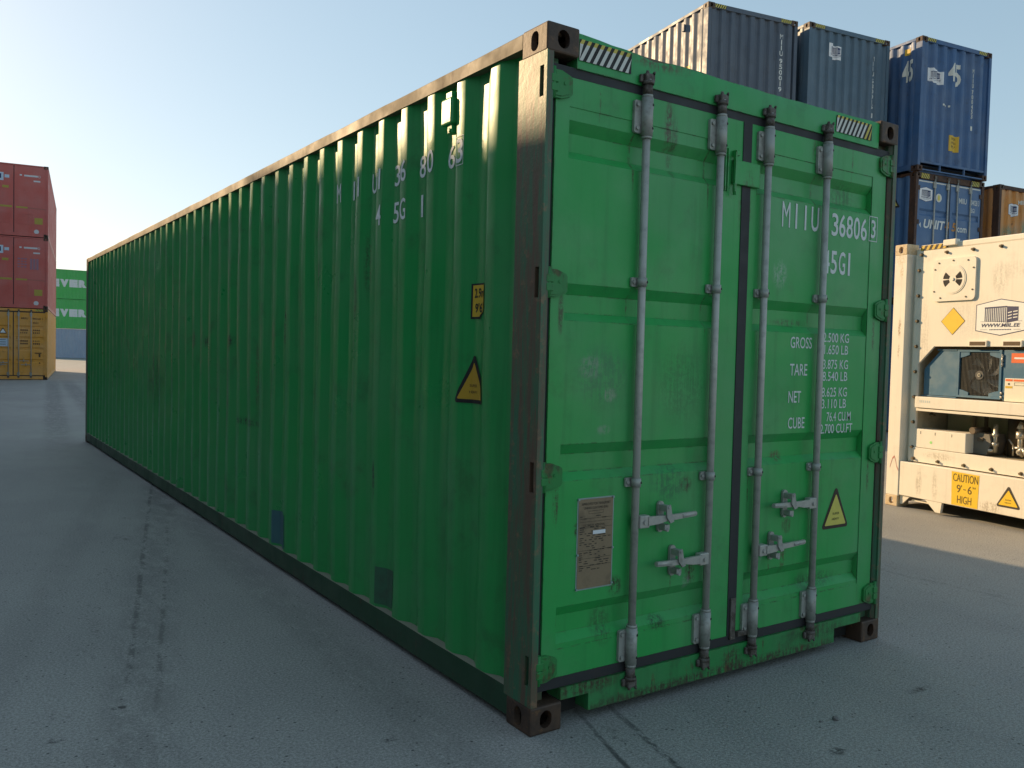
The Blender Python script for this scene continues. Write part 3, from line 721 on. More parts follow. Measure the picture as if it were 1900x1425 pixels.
# ================================================================== OTHER CONTAINERS
def container(label, loc, rz, W, L, H, mat, group=None, end='corr', mpost=None, mcast=None, P=.244, PO=.105, PS=.030, PD=.045,
              sideP=(.284, .072, .068, .036), name="shipping_container", cat="shipping container", hz_end=True, rods=None, grooves=None, header_h=.10, mback=None, sill_open=False):
    t = thing(name, label, cat, loc, rz, group); mpost = mpost or mat
    castings(t, W, L, H, mcast)
    for x0, x1 in ((.002, .085), (W-.085, W-.002)):
        bm = NB(); box(bm, x0, x1, .002, .16, .118, H-.112, bev=.004); obj("corner_post", bm, mpost, t)
        bm = NB(); box(bm, x0, x1, L-.16, L-.002, .118, H-.112); obj("corner_post", bm, mpost, t)
    for sx in (0, 1):
        fx = (lambda x: x) if sx == 0 else (lambda x: W-x)
        if sideP:
            q = sideP; corr_panel("side_panel", .15, L-.15, .150, H-.058, lambda t_, d_, z_: (fx(.008+d_), t_, z_), .20, *q, mat, t, 3, .004, seed=loc[0])
        else:
            bm = NB(); box(bm, min(fx(.008), fx(.03)), max(fx(.008), fx(.03)), .15, L-.15, .15, H-.058); obj("side_panel", bm, mat, t)
        bm = NB(); box(bm, min(fx(.001), fx(.06)), max(fx(.001), fx(.06)), .178, L-.178, H-.068, H-.008, bev=.004); obj("top_rail", bm, mpost, t)
        bm = NB(); box(bm, min(fx(.003), fx(.06)), max(fx(.003), fx(.06)), .178, L-.178, .030, .152, bev=.004); obj("bottom_rail", bm, mpost, t)
    bm = NB(); box(bm, .061, W-.061, .05, L-.05, H-.04, H-.014); obj("roof", bm, mat, t)
    bm = NB(); box(bm, .061, W-.061, .18, L-.08, .12, .149); obj("floor", bm, m_dark, t)
    corr_panel("end_wall", .086, W-.086, .150, H-.1, lambda t_, d_, z_: (t_, L-.02-d_, z_), .12, .25, .1, .03, .045, mat, t, 1)
    bm = NB(); box(bm, .086, W-.086, L-.1, L-.004, H-.1, H-.008); box(bm, .086, W-.086, L-.1, L-.004, .02, .15); obj("end_rail", bm, mpost, t)
    bm = NB(); box(bm, .163, W-.163, .006, .09, H-header_h, H-.008, bev=.004); hd = obj("end_header", bm, mpost, t)
    bm = NB()
    if sill_open:
        box(bm, .10, W-.10, .010, .06, .175, .225, bev=.004); box(bm, .163, W-.163, .006, .08, .02, .045)
        for x in (.72, 1.52): box(bm, x, x+.03, .012, .05, .045, .175)
        box(bm, .10, W-.10, .30, .32, .03, .22)
    else: box(bm, .163, W-.163, .010, .10, .02, .150, bev=.004)
    obj("end_sill", bm, mpost, t)
    zb = .225 if sill_open else .150
    if hz_end:
        for a, b in ((.17, .44), (W-.44, W-.17)): hazard(Dec(), a, b, H-header_h+.012, H-.016, 5, .0).lay("hazard_strip", [m_black, hz_end if hz_end is not True else m_yelpale, m_yelpale], hd, front(.006))
    t_ = t
    if end == 'corr':
        start = .10
        e = corr_panel("end_panel", .086, W-.086, zb, H-header_h, lambda tt, d_, z_: (tt, .020+d_, z_), start, P, PO, PS, PD, mat, t, 6, .004, seed=loc[0]*2)
        br = corr_breaks(start, P, PO, PS, 0, W)
        return t, e, (lambda a, b, ep: (a, .020 + corr(a-start, P, PO, PS, PD) - ep - .004, b)), br
    if end == 'doors':
        ds = []
        for a, b in ((.090, W/2-.02), (W/2+.02, W-.090)):
            ds.append(obj("door", door_mesh(a, b, .19, H-.16, .022, grooves, a+.07, b-.07, .03, .08, .08), mat, t))
        bm = NB(); box(bm, .086, W-.086, .030, .08, H-.159, H-header_h-.001); box(bm, .086, W-.086, .030, .08, .151, .189); box(bm, W/2-.019, W/2+.019, .028, .07, .19, H-.16)
        obj("door_gasket", bm, m_rub, t)
        for k, x in enumerate(rods):
            dd = ds[0] if x < W/2 else ds[1]
            bm = NB(); cyl(bm, (x, .0, .10), (x, .0, H-.06), .017, n=10); obj("locking_rod", bm, m_galv, dd)
            for z in (.24, H-.24):
                bm = NB(); box(bm, x-.05, x+.035, -.012, .0215, z-.07, z+.07, bev=.005); obj("rod_bracket", bm, m_galv2, dd)
            for z in (.12, H-.075):
                bm = NB(); box(bm, x-.035, x+.035, -.02, .018, z-.035, z+.035, bev=.006); obj("locking_cam", bm, m_cam, dd)
            s = 1 if k % 2 == 0 else -1
            bm = NB(); box(bm, min(x, x+s*.36), max(x, x+s*.36), -.026, -.014, .60+.08*(k % 3), .625+.08*(k % 3)); cyl(bm, (x+s*.18, -.03, .56+.08*(k % 3)), (x+s*.18, -.03, .68+.08*(k % 3)), .016, n=8)
            obj("door_handle", bm, m_galv2, dd)
        for fx, dd in ((lambda x: x, ds[0]), (lambda x: W-x, ds[1])):
            for z in (.3, 1.05, 1.8, 2.55):
                bm = NB(); box(bm, min(fx(.06), fx(.15)), max(fx(.06), fx(.15)), .006, .0215, z-.05, z+.05, bev=.004); obj("hinge", bm, mpost, dd)
        return t, ds, front(.022), ()
    if end == 'smooth':
        ds = []
        for a, b in ((.060, W/2-.015), (W/2+.015, W-.060)):
            bm = NB(); box(bm, a, b, .020, .06, .14, H-.06, bev=.004); ds.append(obj("door", bm, mat, t))
        bm = NB(); box(bm, W/2-.0149, W/2+.0149, .034, .06, .14, H-.06); obj("door_gasket", bm, m_rub, t)
        return t, ds, front(.020), ()
    return t, None, None, ()

m_slate = paint("slate_blue_paint", (.075, .100, .140), .3, .3, .25, .52, seed=11.0, rust_t=.72)
m_steel = paint("steel_blue_paint", (.070, .125, .180), .3, .25, .2, .44, seed=13.0, rust_t=.72)
m_deep = paint("weathered_blue_paint", (.036, .105, .25), .45, .45, .6, .48, seed=15.0, rust_t=.66, dent=.35)
m_unit = paint("bright_blue_paint", (.055, .135, .29), .35, .2, .3, .45, seed=17.0, rust_t=.70)
m_orange = paint("rusty_orange_paint", (.58, .25, .055), .4, .25, .7, .55, seed=19.0, rust_t=.62, streak=.5, patches=[
    ((.45, 0, 1.75), (.45, .4, .30), (.05, .22, .16), 1), ((1.1, 0, 1.9), (.3, .4, .35), (.05, .24, .17), 1), ((1.9, 0, 1.8), (.4, .4, .35), (.05, .22, .16), 1)])
m_rustpost = rusty("rust_brown_post", (.085, .040, .022), (.045, .024, .018), (.16, .075, .03), .5, .7, 5, (2, 2, .4), 6.0)
m_red = paint("red_maroon_paint", (.54, .105, .085), .25, .12, .1, .45, seed=23.0, rust_t=.75, streak=.25)
m_ochre = paint("ochre_yellow_paint", (.70, .32, .035), .3, .3, .45, .5, seed=25.0, rust_t=.67)
m_ever = paint("bright_green_paint", (.055, .40, .085), .15, .1, .1, .5, seed=27.0, rust_t=.76, streak=.2)
m_grey = paint("pale_blue_grey_paint", (.27, .33, .42), .3, .12, .1, .55, seed=29.0, rust_t=.76, streak=.2)
m_shade = paint("plain_grey_blue_paint", (.06, .08, .10), .3, .3, .3, .5, seed=31.0)

R2, R1, R0 = 5.792, 2.896, 0.0
gB = "containers stacked behind the green container"
# ---- right-hand stack
a = R(-10.5)
t, e, fn, br = container("slate blue container with sunlit long side, leftmost of the high row", (10.78, 9.38, R2), a, 2.29, 12.19, H, m_slate, gB)
d = Dec(); vtext(d, "MIIU 950019", 1.878, .085, 2.565, .116); d.text("6", 1.835, 1.92, 1.18, 1.28, 0, 0, .02); d.lay("lettering", m_white, e, fn, br)
bm = NB(); box(bm, -.030, .02, .78, .86, 2.56, 2.70, bev=.008); obj("air_vent", bm, m_slate, t)
sp = [o for o in t.children if o.name.startswith("side_panel")][0]
sfn = lambda q_, b, ep: (.008 + corr(-q_-.20, .284, .072, .068, .036) - ep - .004, -q_, b); sbr = [-x for x in corr_breaks(.20, .284, .072, .068, 0, 12.19)]
Dec().rect(-.75, -.62, 1.62, 1.82).lay("height_sticker", m_yel, sp, sfn, sbr)
Dec().rect(-2.95, -1.95, 1.85, 2.32).lay("logo_sticker", m_sticker, sp, sfn, sbr)
t, e, fn, br = container("steel blue container with torn white logo sticker, middle of the high row", (13.20, 8.80, R2), R(-9), 2.36, 12.19, H, m_steel, gB, P=.240)
d = Dec(); vtext(d, "MIIU 580015", 1.925, .080, 2.505, .112); d.rect(1.885, 1.965, 1.165, 1.27, 0, 0); d.lay("lettering", m_white, e, fn, br)
logo(Dec(), .580, .965, 2.235, 2.560, True).lay("logo_sticker", [m_sticker, m_navy], e, fn, br, .001)
t, e, fn, br = container("weathered blue container with large 45 painted on its end, high row", (15.74, 7.80, R2), R(-8.5), 2.30, 13.72, H, m_deep, gB, P=.305, PO=.11, PS=.05, PD=.055, mcast=m_rustpost, sill_open=True)
d = Dec(); d.text("4", .945, 1.115, 2.075, 2.48, 0, 0, .03); d.text("5", 1.135, 1.31, 1.99, 2.48, 0, 0, .03)
vtext(d, "MIIU 700453", 1.70, .055, 2.445, .108); d.rect(1.675, 1.735, 1.07, 1.17)
for x, ww in ((.74, .06), (.87, .03), (.97, .03)): d.rect(x, x+ww, 1.50, 1.54)
d.lay("lettering", m_cream, e, fn, br)
logo(Dec(), .285, .738, 1.945, 2.270, True).lay("logo_sticker", [m_sticker, m_navy], e, fn, br, .001)
d = Dec(); d.rect(1.0, 1.32, .535, .885, 0, 0)
for k, s in enumerate(("CAUTION", "HIGH", "9'6\"")): d.text(s, 1.06, 1.26, .79-k*.09, .845-k*.09, 1, 1, .01)
d.lay("caution_sticker", [m_yel, m_print], e, fn, br)
sp = [o for o in t.children if o.name.startswith("side_panel")][0]
d = Dec(); d.text("45", -.50, -.22, 1.98, 2.46, 0, 0, .03); d.lay("lettering", m_cream, sp, sfn, sbr, .003)
Dec().rect(-.46, -.33, 2.58, 2.72).lay("caution_sticker", m_yel, sp, sfn, sbr, .003)
t, ds, fn, br = container("blue container with UNIT45.com on its closed doors, under the one marked 45", (15.83, 7.87, R1), R(-8), 2.30, 13.72, H-.004, m_unit, gB, end='doors', mpost=m_rustpost, grooves=(.42, 1.06, 1.70+.36), rods=(.62, 1.06, 1.38, 1.83), header_h=.14)
d = Dec(); d.rect(.12, 1.12, 2.690, 2.715); d.lay("stripe", m_cream, ds[0], fn, br, .002)
d = Dec(); d.rect(1.18, 2.18, 2.690, 2.715); d.lay("stripe", m_cream, ds[1], fn, br, .002)
logo(Dec(), .14, .57, 2.26, 2.585).lay("logo_sticker", [m_sticker, m_navy], ds[0], fn, br, .002)
d = Dec(); d.poly(arc(.78, 2.385, .095, 0, 360, 20)[:-1], 0, 0); d.poly([(.78+.04*math.cos(k*.4), 2.385+.065*math.sin(k*.4)) for k in range(15)], 1, 1); d.lay("round_sticker", [m_cream, m_yelpale], ds[0], fn, br, .003)
d = Dec(); d.text("UNIT", .30, .98, 1.68, 1.88, 0, 0, .03, .2); d.text("4", 1.0, 1.14, 1.68, 1.88, 1, 0, .03, .2); d.poly([(.17, 1.74), (.23, 1.68), (.22, 1.80)], 0, 0)
d.lay("lettering", [m_white, flat("orange_lettering", (.50, .24, .06), .5)], ds[0], fn, br, .003)
d = Dec(); d.text("5", 1.24, 1.38, 1.68, 1.88, 1, 0, .03, .2); d.text("com", 1.44, 1.76, 1.68, 1.79, 0, 0, .02); d.text("MIIU", 1.46, 1.72, 2.33, 2.45, 0, 0, .01); d.text("304028 3", 1.84, 2.16, 2.33, 2.45, 0, 0, .01); d.text("L5G1", 1.84, 2.02, 2.16, 2.26, 0, 0, .01)
d.lay("lettering", [m_white, bpy.data.materials["orange_lettering"]], ds[1], fn, br, .003)
sp = [o for o in t.children if o.name.startswith("side_panel")][0]
d = Dec(); d.tri(-.72, -.42, 2.16, 2.46, .02, 0, 0); d.tri(-.67, -.47, 2.20, 2.39, .012, 1, 1); d.lay("warning_sticker", [m_black, m_yelpale], sp, sfn, sbr, .002)
t, e, fn, br = container("rusty orange container with flaking green paint, right of the UNIT45 container", (18.50, 7.40, R1), R(-7), 2.30, 12.19, H-.004, m_orange, gB, mpost=m_rustpost, P=.27, hz_end=None)
logo(Dec(), .375, .750, 2.185, 2.510).lay("logo_sticker", [m_sticker, m_navy], e, fn, br, .001)
d = Dec(); d.text("MIIU", .80, 1.10, 2.50, 2.60, 0, 0, .02); d.lay("lettering", m_cream, e, fn, br)
# containers that carry the high row (out of sight behind the green one)
for (x, y, rz_, ww, who, mt) in ((10.78, 9.38, -10.5, 2.29, "leftmost slate blue", m_slate), (13.20, 8.80, -9, 2.36, "steel blue", m_steel)):
    for z, wh in ((R1, "middle"), (R0, "bottom")):
        container("blue-grey container in the %s layer beneath the %s container of the high row" % (wh, who), (x, y, z), R(rz_), ww, 12.19, H-.004, mt, gB, hz_end=None)
container("plain blue container on the ground beneath the UNIT45 container", (15.83, 7.87, R0), R(-8), 2.30, 13.72, H-.004, m_unit, gB, hz_end=None)
container("plain rusty container on the ground beneath the rusty orange container", (18.50, 7.40, R0), R(-7), 2.30, 12.19, H-.004, m_orange, gB, hz_end=None)

# ---- left-hand stack
gL = "containers in the left-hand stack"
aL = R(-7.5); oL = (-.5, 37.2)
m_pale = flat("pale_lettering", (.62, .62, .64), .5, 0, .2)
m_mauve = flat("mauve_print", (.30, .16, .22), .5)
m_bluest = flat("blue_white_sticker", (.50, .62, .74), .5)
m_ystr = flat("yellow_stripe", (.42, .32, .05), .5)
m_pstr = flat("pink_stripe", (.40, .13, .10), .5)
def red_ends(d0, d1, fn, upper):
    dd = Dec()
    dd.rect(1.42, 1.50, 2.43, 2.49, 0); dd.rect(1.58, 2.06, 2.415, 2.485, 0); dd.frame(2.08, 2.15, 2.40, 2.49, .012, 0); dd.rect(1.91, 2.15, 2.225, 2.285, 0)
    dd.poly(arc(2.02, .225, .09, 0, 360, 14)[:-1], 0)
    dd.rect(1.95, 2.24, .53, .78, 1); dd.rect(1.30, 1.70, 1.135, 1.20, 1); dd.poly([(1.70, 1.15), (2.34, 1.13), (2.34, 1.16), (1.70, 1.185)], 2)
    if not upper:
        for k in range(4):
            for q in range(3): dd.rect(1.36+q*.12, 1.45+q*.12-.02*(k % 2), 1.98-k*.11, 2.03-k*.11, 3)
        for q in range(3): dd.rect(1.80+q*.11, 1.88+q*.11, 1.58, 2.02, 3)
    dd.lay("lettering", [m_pale, m_ystr, m_pstr, m_mauve], d1, fn, (), .003)
    dd = Dec(); dd.rect(.55, .86, 2.18, 2.50, 0); dd.rect(.90, 1.06, 2.30, 2.42, 0); dd.rect(.82, 1.04, 1.90, 2.00, 1); dd.rect(.75, 1.16, 1.135, 1.21, 1); dd.rect(.10, .75, 1.15, 1.18, 1)
    dd.rect(.66, .78, 2.26, 2.44, 2, 1)
    dd.lay("sticker", [m_bluest, m_ystr, m_navy], d0, fn, (), .003)
    for dr_, x0, x1 in ((d1, 1.37, 1.90), (d0, .55, 1.09)):
        bm = NB(); box(bm, x0, x1, .008, .0195, .90, .925); box(bm, x0, x1, .008, .0195, .51, .53); box(bm, x0, x0+.02, .008, .0195, .53, .90); box(bm, x1-.02, x1, .008, .0195, .53, .90)
        for k in range(3): box(bm, x0+.05, x1-.06, .012, .0195, .62+k*.09, .63+k*.09)
        obj("vent_panel", bm, m_red, dr_)
    bm = NB(); box(bm, 2.36, 2.395, .004, .0195, .30, .85, bev=.004); obj("door_bar", bm, m_galv, d1)
for z, lab in ((R2, "topmost red container of the left-hand stack, against the sky"), (R1, "red container in the middle of the left-hand stack, above the ochre yellow one")):
    t, ds, fn, br = container(lab, (oL[0], oL[1], z), aL, 2.44, 12.19, H-.004, m_red, gL, end='smooth', hz_end=None, header_h=.055)
    red_ends(ds[0], ds[1], fn, z == R2)
t, ds, fn, br = container("ochre yellow container with closed doors at the bottom of the left-hand stack", (oL[0], oL[1], R0), aL, 2.44, 12.19, H-.004, m_ochre, gL, end='doors', grooves=(.80, 1.28, 1.72, 2.16), rods=(.62, 1.05, 1.41, 1.85), header_h=.11)
m_brown = flat("brown_lettering", (.07, .035, .012), .6)
d = Dec(); d.text("MIIU", 1.50, 1.74, 2.46, 2.54, 0); d.text("945160 1", 1.90, 2.26, 2.45, 2.53, 0); d.text("45G1", 1.91, 2.10, 2.28, 2.36, 0)
for k, (z, w1, w2) in enumerate(((2.02, .26, .22), (1.91, .16, .16), (1.58, .28, .12), (1.47, .26, .24))):
    for q in range(4): d.rect(1.47+q*.07, 1.47+q*.07+w1*.18, z-.03, z+.03, 0); d.rect(1.92+q*.065, 1.92+q*.065+w2*.2, z-.03, z+.03, 0)
d.rect(1.98, 2.22, 1.07, 1.11, 0); d.rect(2.12, 2.18, .93, 1.06, 0); d.rect(2.14, 2.18, .66, .72, 0)
d.lay("lettering", m_brown, ds[1], fn, br, .006)
d = Dec(); d.tri(.72, 1.0, 1.86, 2.10, .02, 0, 0); d.tri(.76, .96, 1.89, 2.05, .012, 1, 1); d.rect(.62, 1.03, 1.345, 1.66, 2, 0)
for k in range(3): d.rect(.70, .96, 1.42+k*.09, 1.44+k*.09, 0, 1)
d.lay("sticker", [m_black, m_sticker, m_bluest], ds[0], fn, br, .006)

# ---- far stack, long sides towards the camera
gE = "containers in the far stack across the yard"
m_ew = flat("white_company_lettering", (.62, .66, .66), .5, 0, .1)
for z, lab, mt in ((R2, "bright green container at the top of the far stack with EVERGREEN lettering", m_ever), (R1, "bright green container with EVERGREEN lettering directly above the grey-blue far container", m_ever), (R0, "pale grey-blue container on the ground at the bottom of the far stack", m_grey)):
    # local x=0 side faces the camera once the container is turned a quarter
    t, e, fn, br = container(lab, (5.05, 93.44, z), R(-90), 2.44, 12.19, H-.004, mt, gE, hz_end=None)
    sp = [o for o in t.children if o.name.startswith("side_panel")][1]
    if mt is m_ever:
        d = Dec(); xx = 2.50
        for ch in "EVERGREEN": d.text(ch, xx, xx+.74, 1.18, 1.93, 0, 0, .11); xx += .80
        f2 = lambda q_, b, ep: (2.44 - (.008 + corr(q_-.20, .284, .072, .068, .036)) + ep + .006, q_, b)
        d.lay("lettering", m_ew, sp, f2, corr_breaks(.20, .284, .072, .068, 0, 12.19), .004)

# ---- row of stacks just left of the frame: they shade the yard
gS = "stacked containers beside the yard, left of the camera's view"
def shade_stack(x_near, y0, y1, tilt, nm, cols):
    """right-hand long side at x_near (at y0), 3 high"""
    ln = y1-y0
    for k, mt in enumerate(cols):
        ca, sa = math.cos(tilt), math.sin(tilt)
        container("%s container in the %s layer of the %s stack left of the yard" % (mt.name.split('_')[0].replace('plain', 'grey'), ("bottom", "middle", "top")[k], nm),
                  (x_near-2.44*ca, y0-2.44*sa, k*2.896), tilt, 2.44, ln, H-.004, mt, gS, hz_end=None)
cot = math.cos(SUN_AZ)/math.tan(SUN_EL)
D_ = lambda zsh: cot*(3*2.896 - zsh)              # distance at which a 3-high stack shades the hero's side up to zsh
sh = math.tan(SUN_AZ)
xa, xb = -D_(2.55), -D_(2.74)
ya = 0.2 + D_(2.55)*sh; yb = 2.2 + D_(2.74)*sh
til = -math.atan2(xb-xa, yb-ya)
y_s = ya - 1.8; x_s = xa - math.tan(-til)*1.8*1.0
x_s = xa - (xb-xa)/(yb-ya)*1.8
shade_stack(x_s, y_s, y_s+4.6, til, "nearest short", (m_shade, m_slate, m_steel))
xc = -D_(2.76); shade_stack(xc, y_s+5.2, y_s+5.2+12.19, R(-.25), "second", (m_slate, m_shade, m_red))
shade_stack(xc-.1, y_s+17.9, y_s+30.1, 0, "third", (m_shade, m_grey, m_slate))
shade_stack(x_s-2.8, y_s-12.6, y_s-.4, 0, "alongside", (m_steel, m_shade, m_slate))
shade_stack(x_s-4.8, y_s-25.2, y_s-13.0, 0, "rearmost", (m_shade, m_red))
shade_stack(-3.6, 41.5, 53.7, aL, "farthest", (m_ochre, m_red, m_shade))

# ================================================================== WHITE REEFER
m_rf = paint("cream_white_paint", (.79, .73, .61), .15, .12, .35, .50, seed=41.0, rust_t=.72, streak=.25, dent=.08, patches=[
    ((.10, 0, 1.95), (.025, .2, .14), (.28, .14, .05), .9), ((.10, 0, 1.70), (.02, .2, .10), (.26, .13, .05), .9), ((.08, 0, 2.70), (.10, .3, .10), (.45, .30, .12), .5),
    ((.10, 0, 2.56), (.03, .2, .10), (.50, .33, .14), .7), ((.42, 0, .30), (.05, .2, .2), (.32, .27, .20), .6), ((.62, 0, .30), (.05, .2, .2), (.34, .29, .21), .5),
    ((1.25, 0, .18), (.15, .2, .08), (.35, .29, .2), .7), ((.35, .08, 1.6), (.10, .1, .9), (.50, .45, .36), .6), ((1.2, .08, 2.42), (.12, .1, .22), (.48, .44, .36), .7), ((.95, 0, .35), (.05, .2, .16), (.45, .38, .28), .6), ((.9, .08, 2.05), (.5, .1, .3), (.62, .57, .48), .6), ((.60, .1, .60), (.25, .2, .05), (.42, .36, .26), .6), ((.30, 0, 2.7), (.2, .2, .1), (.45, .38, .28), .4),
    ((1.35, .1, 2.5), (.3, .2, .12), (.55, .50, .42), .5)])
m_rfcast = rusty("cream_casting", (.55, .40, .22), (.62, .50, .33), (.25, .12, .05), .5, .6, 9, (1, 1, 1))
m_rblue = flat("reefer_blue_cover", (.060, .150, .235), .42, 0, .45, (.12, .20, .25), 6)
m_int = flat("reefer_bay_inside", (.46, .40, .28), .7, 0, .35, (.20, .17, .11), 5)
m_pipe = flat("bright_pipe", (.55, .52, .45), .35, .6)
m_copper = flat("dull_pipe", (.14, .11, .08), .5, .4)
m_mesh = flat("grille_wire", (.085, .085, .08), .5, .3)
m_org = flat("orange_label", (.75, .14, .03), .5)
RA = math.atan2(-.984, -.176); RW, RH, RL = 2.438, 2.86, 12.19
reefer = thing("refrigerated_container", "cream white refrigerated container with fan and CAUTION sign on its machinery end", "refrigerated container", (6.74, 2.66, 0), RA)
castings(reefer, RW, RL, RH, m_rfcast)
for x0, x1 in ((.002, .165), (RW-.165, RW-.002)):
    for y0, y1 in ((.002, .15), (RL-.15, RL-.002)):
        bm = NB(); box(bm, x0, x1, y0, y1, .118, RH-.112, bev=.006); obj("corner_post", bm, m_rf, reefer)
for x0, x1 in ((.004, .06), (RW-.06, RW-.004)):
    bm = NB(); box(bm, x0, x1, .178, RL-.178, .03, RH-.02); obj("side_panel", bm, m_rf, reefer)
bm = NB(); box(bm, .06, RW-.06, .30, RL-.05, RH-.06, RH-.02); obj("roof", bm, m_rf, reefer)
bm = NB(); box(bm, .06, RW-.06, RL-.08, RL-.02, .03, RH-.03); obj("rear_wall", bm, m_rf, reefer)
PY = .083; OR = RW-.285
fr = lambda y: (lambda a_, b_, e_: (a_, y-e_, b_))
bm = NB()   # upper face with the machinery opening cut into its lower edge
prism(bm, [(.215, .665), (.215, 2.735), (.255, 2.775), (RW-.255, 2.775), (RW-.215, 2.735), (RW-.215, .665), (OR, .665), (OR, 1.56), (OR-.195, 1.755), (.480, 1.755), (.285, 1.56), (.285, .665)], lambda a_, b_, d_: (a_, d_, b_), PY, PY+.03)
panel = obj("front_panel", bm, m_rf, reefer)
for a_, b_ in ((.166, .214), (RW-.214, RW-.166)):
    bm = NB(); box(bm, a_, b_, .12, .15, .50, 2.74); obj("edge_channel", bm, m_rf, reefer)
bm = NB(); box(bm, .255, RW-.255, PY+.004, .22, 2.776, 2.838, bev=.012); box(bm, .166, .254, .14, .22, 2.74, 2.80); box(bm, RW-.254, RW-.166, .14, .22, 2.74, 2.80); obj("top_header", bm, m_rf, reefer)
hazard(Dec(), .26, .60, 2.782, 2.832, 5, 1.0).lay("hazard_strip", [m_black, m_yel, m_yel], [o for o in reefer.children if o.name.startswith("top_header")][0], fr(PY+.0035))
bm = NB(); box(bm, .56, .71, PY-.03, .12, 2.800, 2.862, bev=.006); obj("lashing_tag", bm, m_rf, reefer)
# fresh-air vent
bm = NB(); prism(bm, rrect(.445, .945, 2.225, 2.665, .045, 5), lambda a_, b_, d_: (a_, d_, b_), PY-.020, PY-.0005); vent = obj("air_vent", bm, m_rf, reefer)
bm = NB(); cx, cz = .690, 2.447
prism(bm, arc(cx, cz, .152, 0, 360, 40)[:-1], lambda a_, b_, d_: (a_, d_, b_), PY-.0245, PY-.021)
prism(bm, arc(cx, cz, .140, 0, 360, 40)[:-1], lambda a_, b_, d_: (a_, d_, b_), PY-.0270, PY-.0240)
cyl(bm, (cx, PY-.036, cz), (cx, PY-.0265, cz), .017, n=12); obj("vent_disc", bm, m_rf, vent)
for sgn in (0, 180):
    for a0, a1 in ((-42, -4), (4, 42)):
        bm = NB(); p = arc(cx, cz, .112, sgn+a0, sgn+a1, 6) + arc(cx, cz, .042, sgn+a1, sgn+a0, 4)
        prism(bm, p, lambda a_, b_, d_: (a_, d_, b_), PY-.0282, PY-.0268); obj("vent_opening", bm, m_dark, vent)
def bolts(pts, y, parent, r_=.012, h=.022, mt=None):
    first = None
    for (a_, b_) in pts:
        if first is None:
            bm = NB(); cyl(bm, (0, -.004, 0), (0, 0, 0), r_*1.5, n=10); cyl(bm, (0, -h, 0), (0, -.0039, 0), r_, n=6); first = obj("bolt", bm, mt or m_rfbolt, parent); o = first
        else: o = first.copy(); C.objects.link(o); o.parent = parent
        o.location = (a_, y, b_)
m_rfbolt = flat("bolt_brown", (.16, .12, .07), .6, .2)
bolts([(.262, .665+.272*k) for k in range(8)] + [(.285+.305*k, 2.735) for k in range(6)] + [(RW-.262, .665+.272*k) for k in range(8)], PY, panel, .013, .028)
bolts([(.515, 2.625), (.685, 2.64), (.855, 2.63), (.47, 2.56), (.467, 2.33), (.92, 2.55), (.915, 2.33), (.545, 2.26), (.845, 2.26)], PY-.020, vent, .006, .008)
# stickers on the face
d = Dec(); cx, cz = .695, 2.015; q = .142
d.poly([(cx, cz+q), (cx-q, cz), (cx, cz-q), (cx+q, cz)], 1, 0); q = .136; d.poly([(cx, cz+q), (cx-q, cz), (cx, cz-q), (cx+q, cz)], 0, 1); d.lay("diamond_sticker", [flat("bright_yellow", (.80, .52, .02), .5, 0, .15), m_print], panel, fr(PY))
logo(Dec(), 0.955, 1.490, 1.860, 2.222).lay("logo_sticker", [flat("reefer_logo_white", (.80, .80, .76), .5, 0, .1), m_navy], panel, fr(PY))
for x in (.910, 1.275, 1.645):
    bm = NB(); box(bm, x-.012, x+.187, PY-.018, PY-.0005, 1.752, 1.816, bev=.003); sl_ = obj("lift_slot", bm, m_rf, panel)
    Dec().rect(x, x+.172, 1.764, 1.802).lay("slot_opening", flat("slot_dark", (.10, .06, .025), .7), panel, fr(PY-.018))
# machinery bay
bm = NB(); box(bm, .22, RW-.22, .62, .64, .50, 1.78)
box(bm, .255, .280, .115, .62, .50, 1.78); box(bm, RW-.280, RW-.255, .115, .62, .50, 1.78); box(bm, .285, RW-.285, .115, .62, 1.757, 1.78); box(bm, .285, RW-.285, .115, .62, .63, .655)
obj("machinery_bay", bm, m_int, reefer)
CY = .135
bm = NB(); prism(bm, [(.330, 1.238), (.330, 1.515), (.520, 1.710), (.725, 1.710), (.725, 1.238)], lambda a_, b_, d_: (a_, d_, b_), CY, CY+.03)
box(bm, .49, .725, CY-.008, CY+.02, 1.712, 1.726); box(bm, .31, .73, CY-.008, CY+.02, 1.222, 1.234); obj("side_cover", bm, m_rblue, reefer)
FX0, FX1, FZ0, FZ1 = .735, 1.225, 1.236, 1.722
bm = NB()
box(bm, FX0, FX0+.022, CY-.012, CY+.02, FZ0, FZ1); box(bm, FX1-.022, FX1, CY-.012, CY+.02, FZ0, FZ1)
box(bm, FX0+.022, FX1-.022, CY-.012, CY+.02, FZ0, FZ0+.022); box(bm, FX0+.022, FX1-.022, CY-.012, CY+.02, FZ1-.022, FZ1)
for sx in (0, 1):
    for sz in (0, 1):
        x = FX0+.022 if sx == 0 else FX1-.022; z = FZ0+.022 if sz == 0 else FZ1-.022; kx = 1 if sx == 0 else -1; kz = 1 if sz == 0 else -1
        prism(bm, [(x, z), (x+kx*.11, z), (x+kx*.11, z+kz*.03), (x+kx*.05, z+kz*.05), (x, z+kz*.06)], lambda a_, b_, d_: (a_, d_, b_), CY-.006, CY+.012)
fan = obj("fan_housing", bm, m_rblue, reefer)
bm = NB(); n = 30
for k in range(1, n):
    x = FX0+.022+(FX1-FX0-.044)*k/n; box(bm, x-.0015, x+.0015, CY, CY+.004, FZ0+.022, FZ1-.022)
    z = FZ0+.022+(FZ1-FZ0-.044)*k/n; box(bm, FX0+.022, FX1-.022, CY+.0035, CY+.006, z-.0015, z+.0015)
obj("fan_grille", bm, m_mesh, fan)
bm = NB(); fx_, fz_ = .985, 1.468
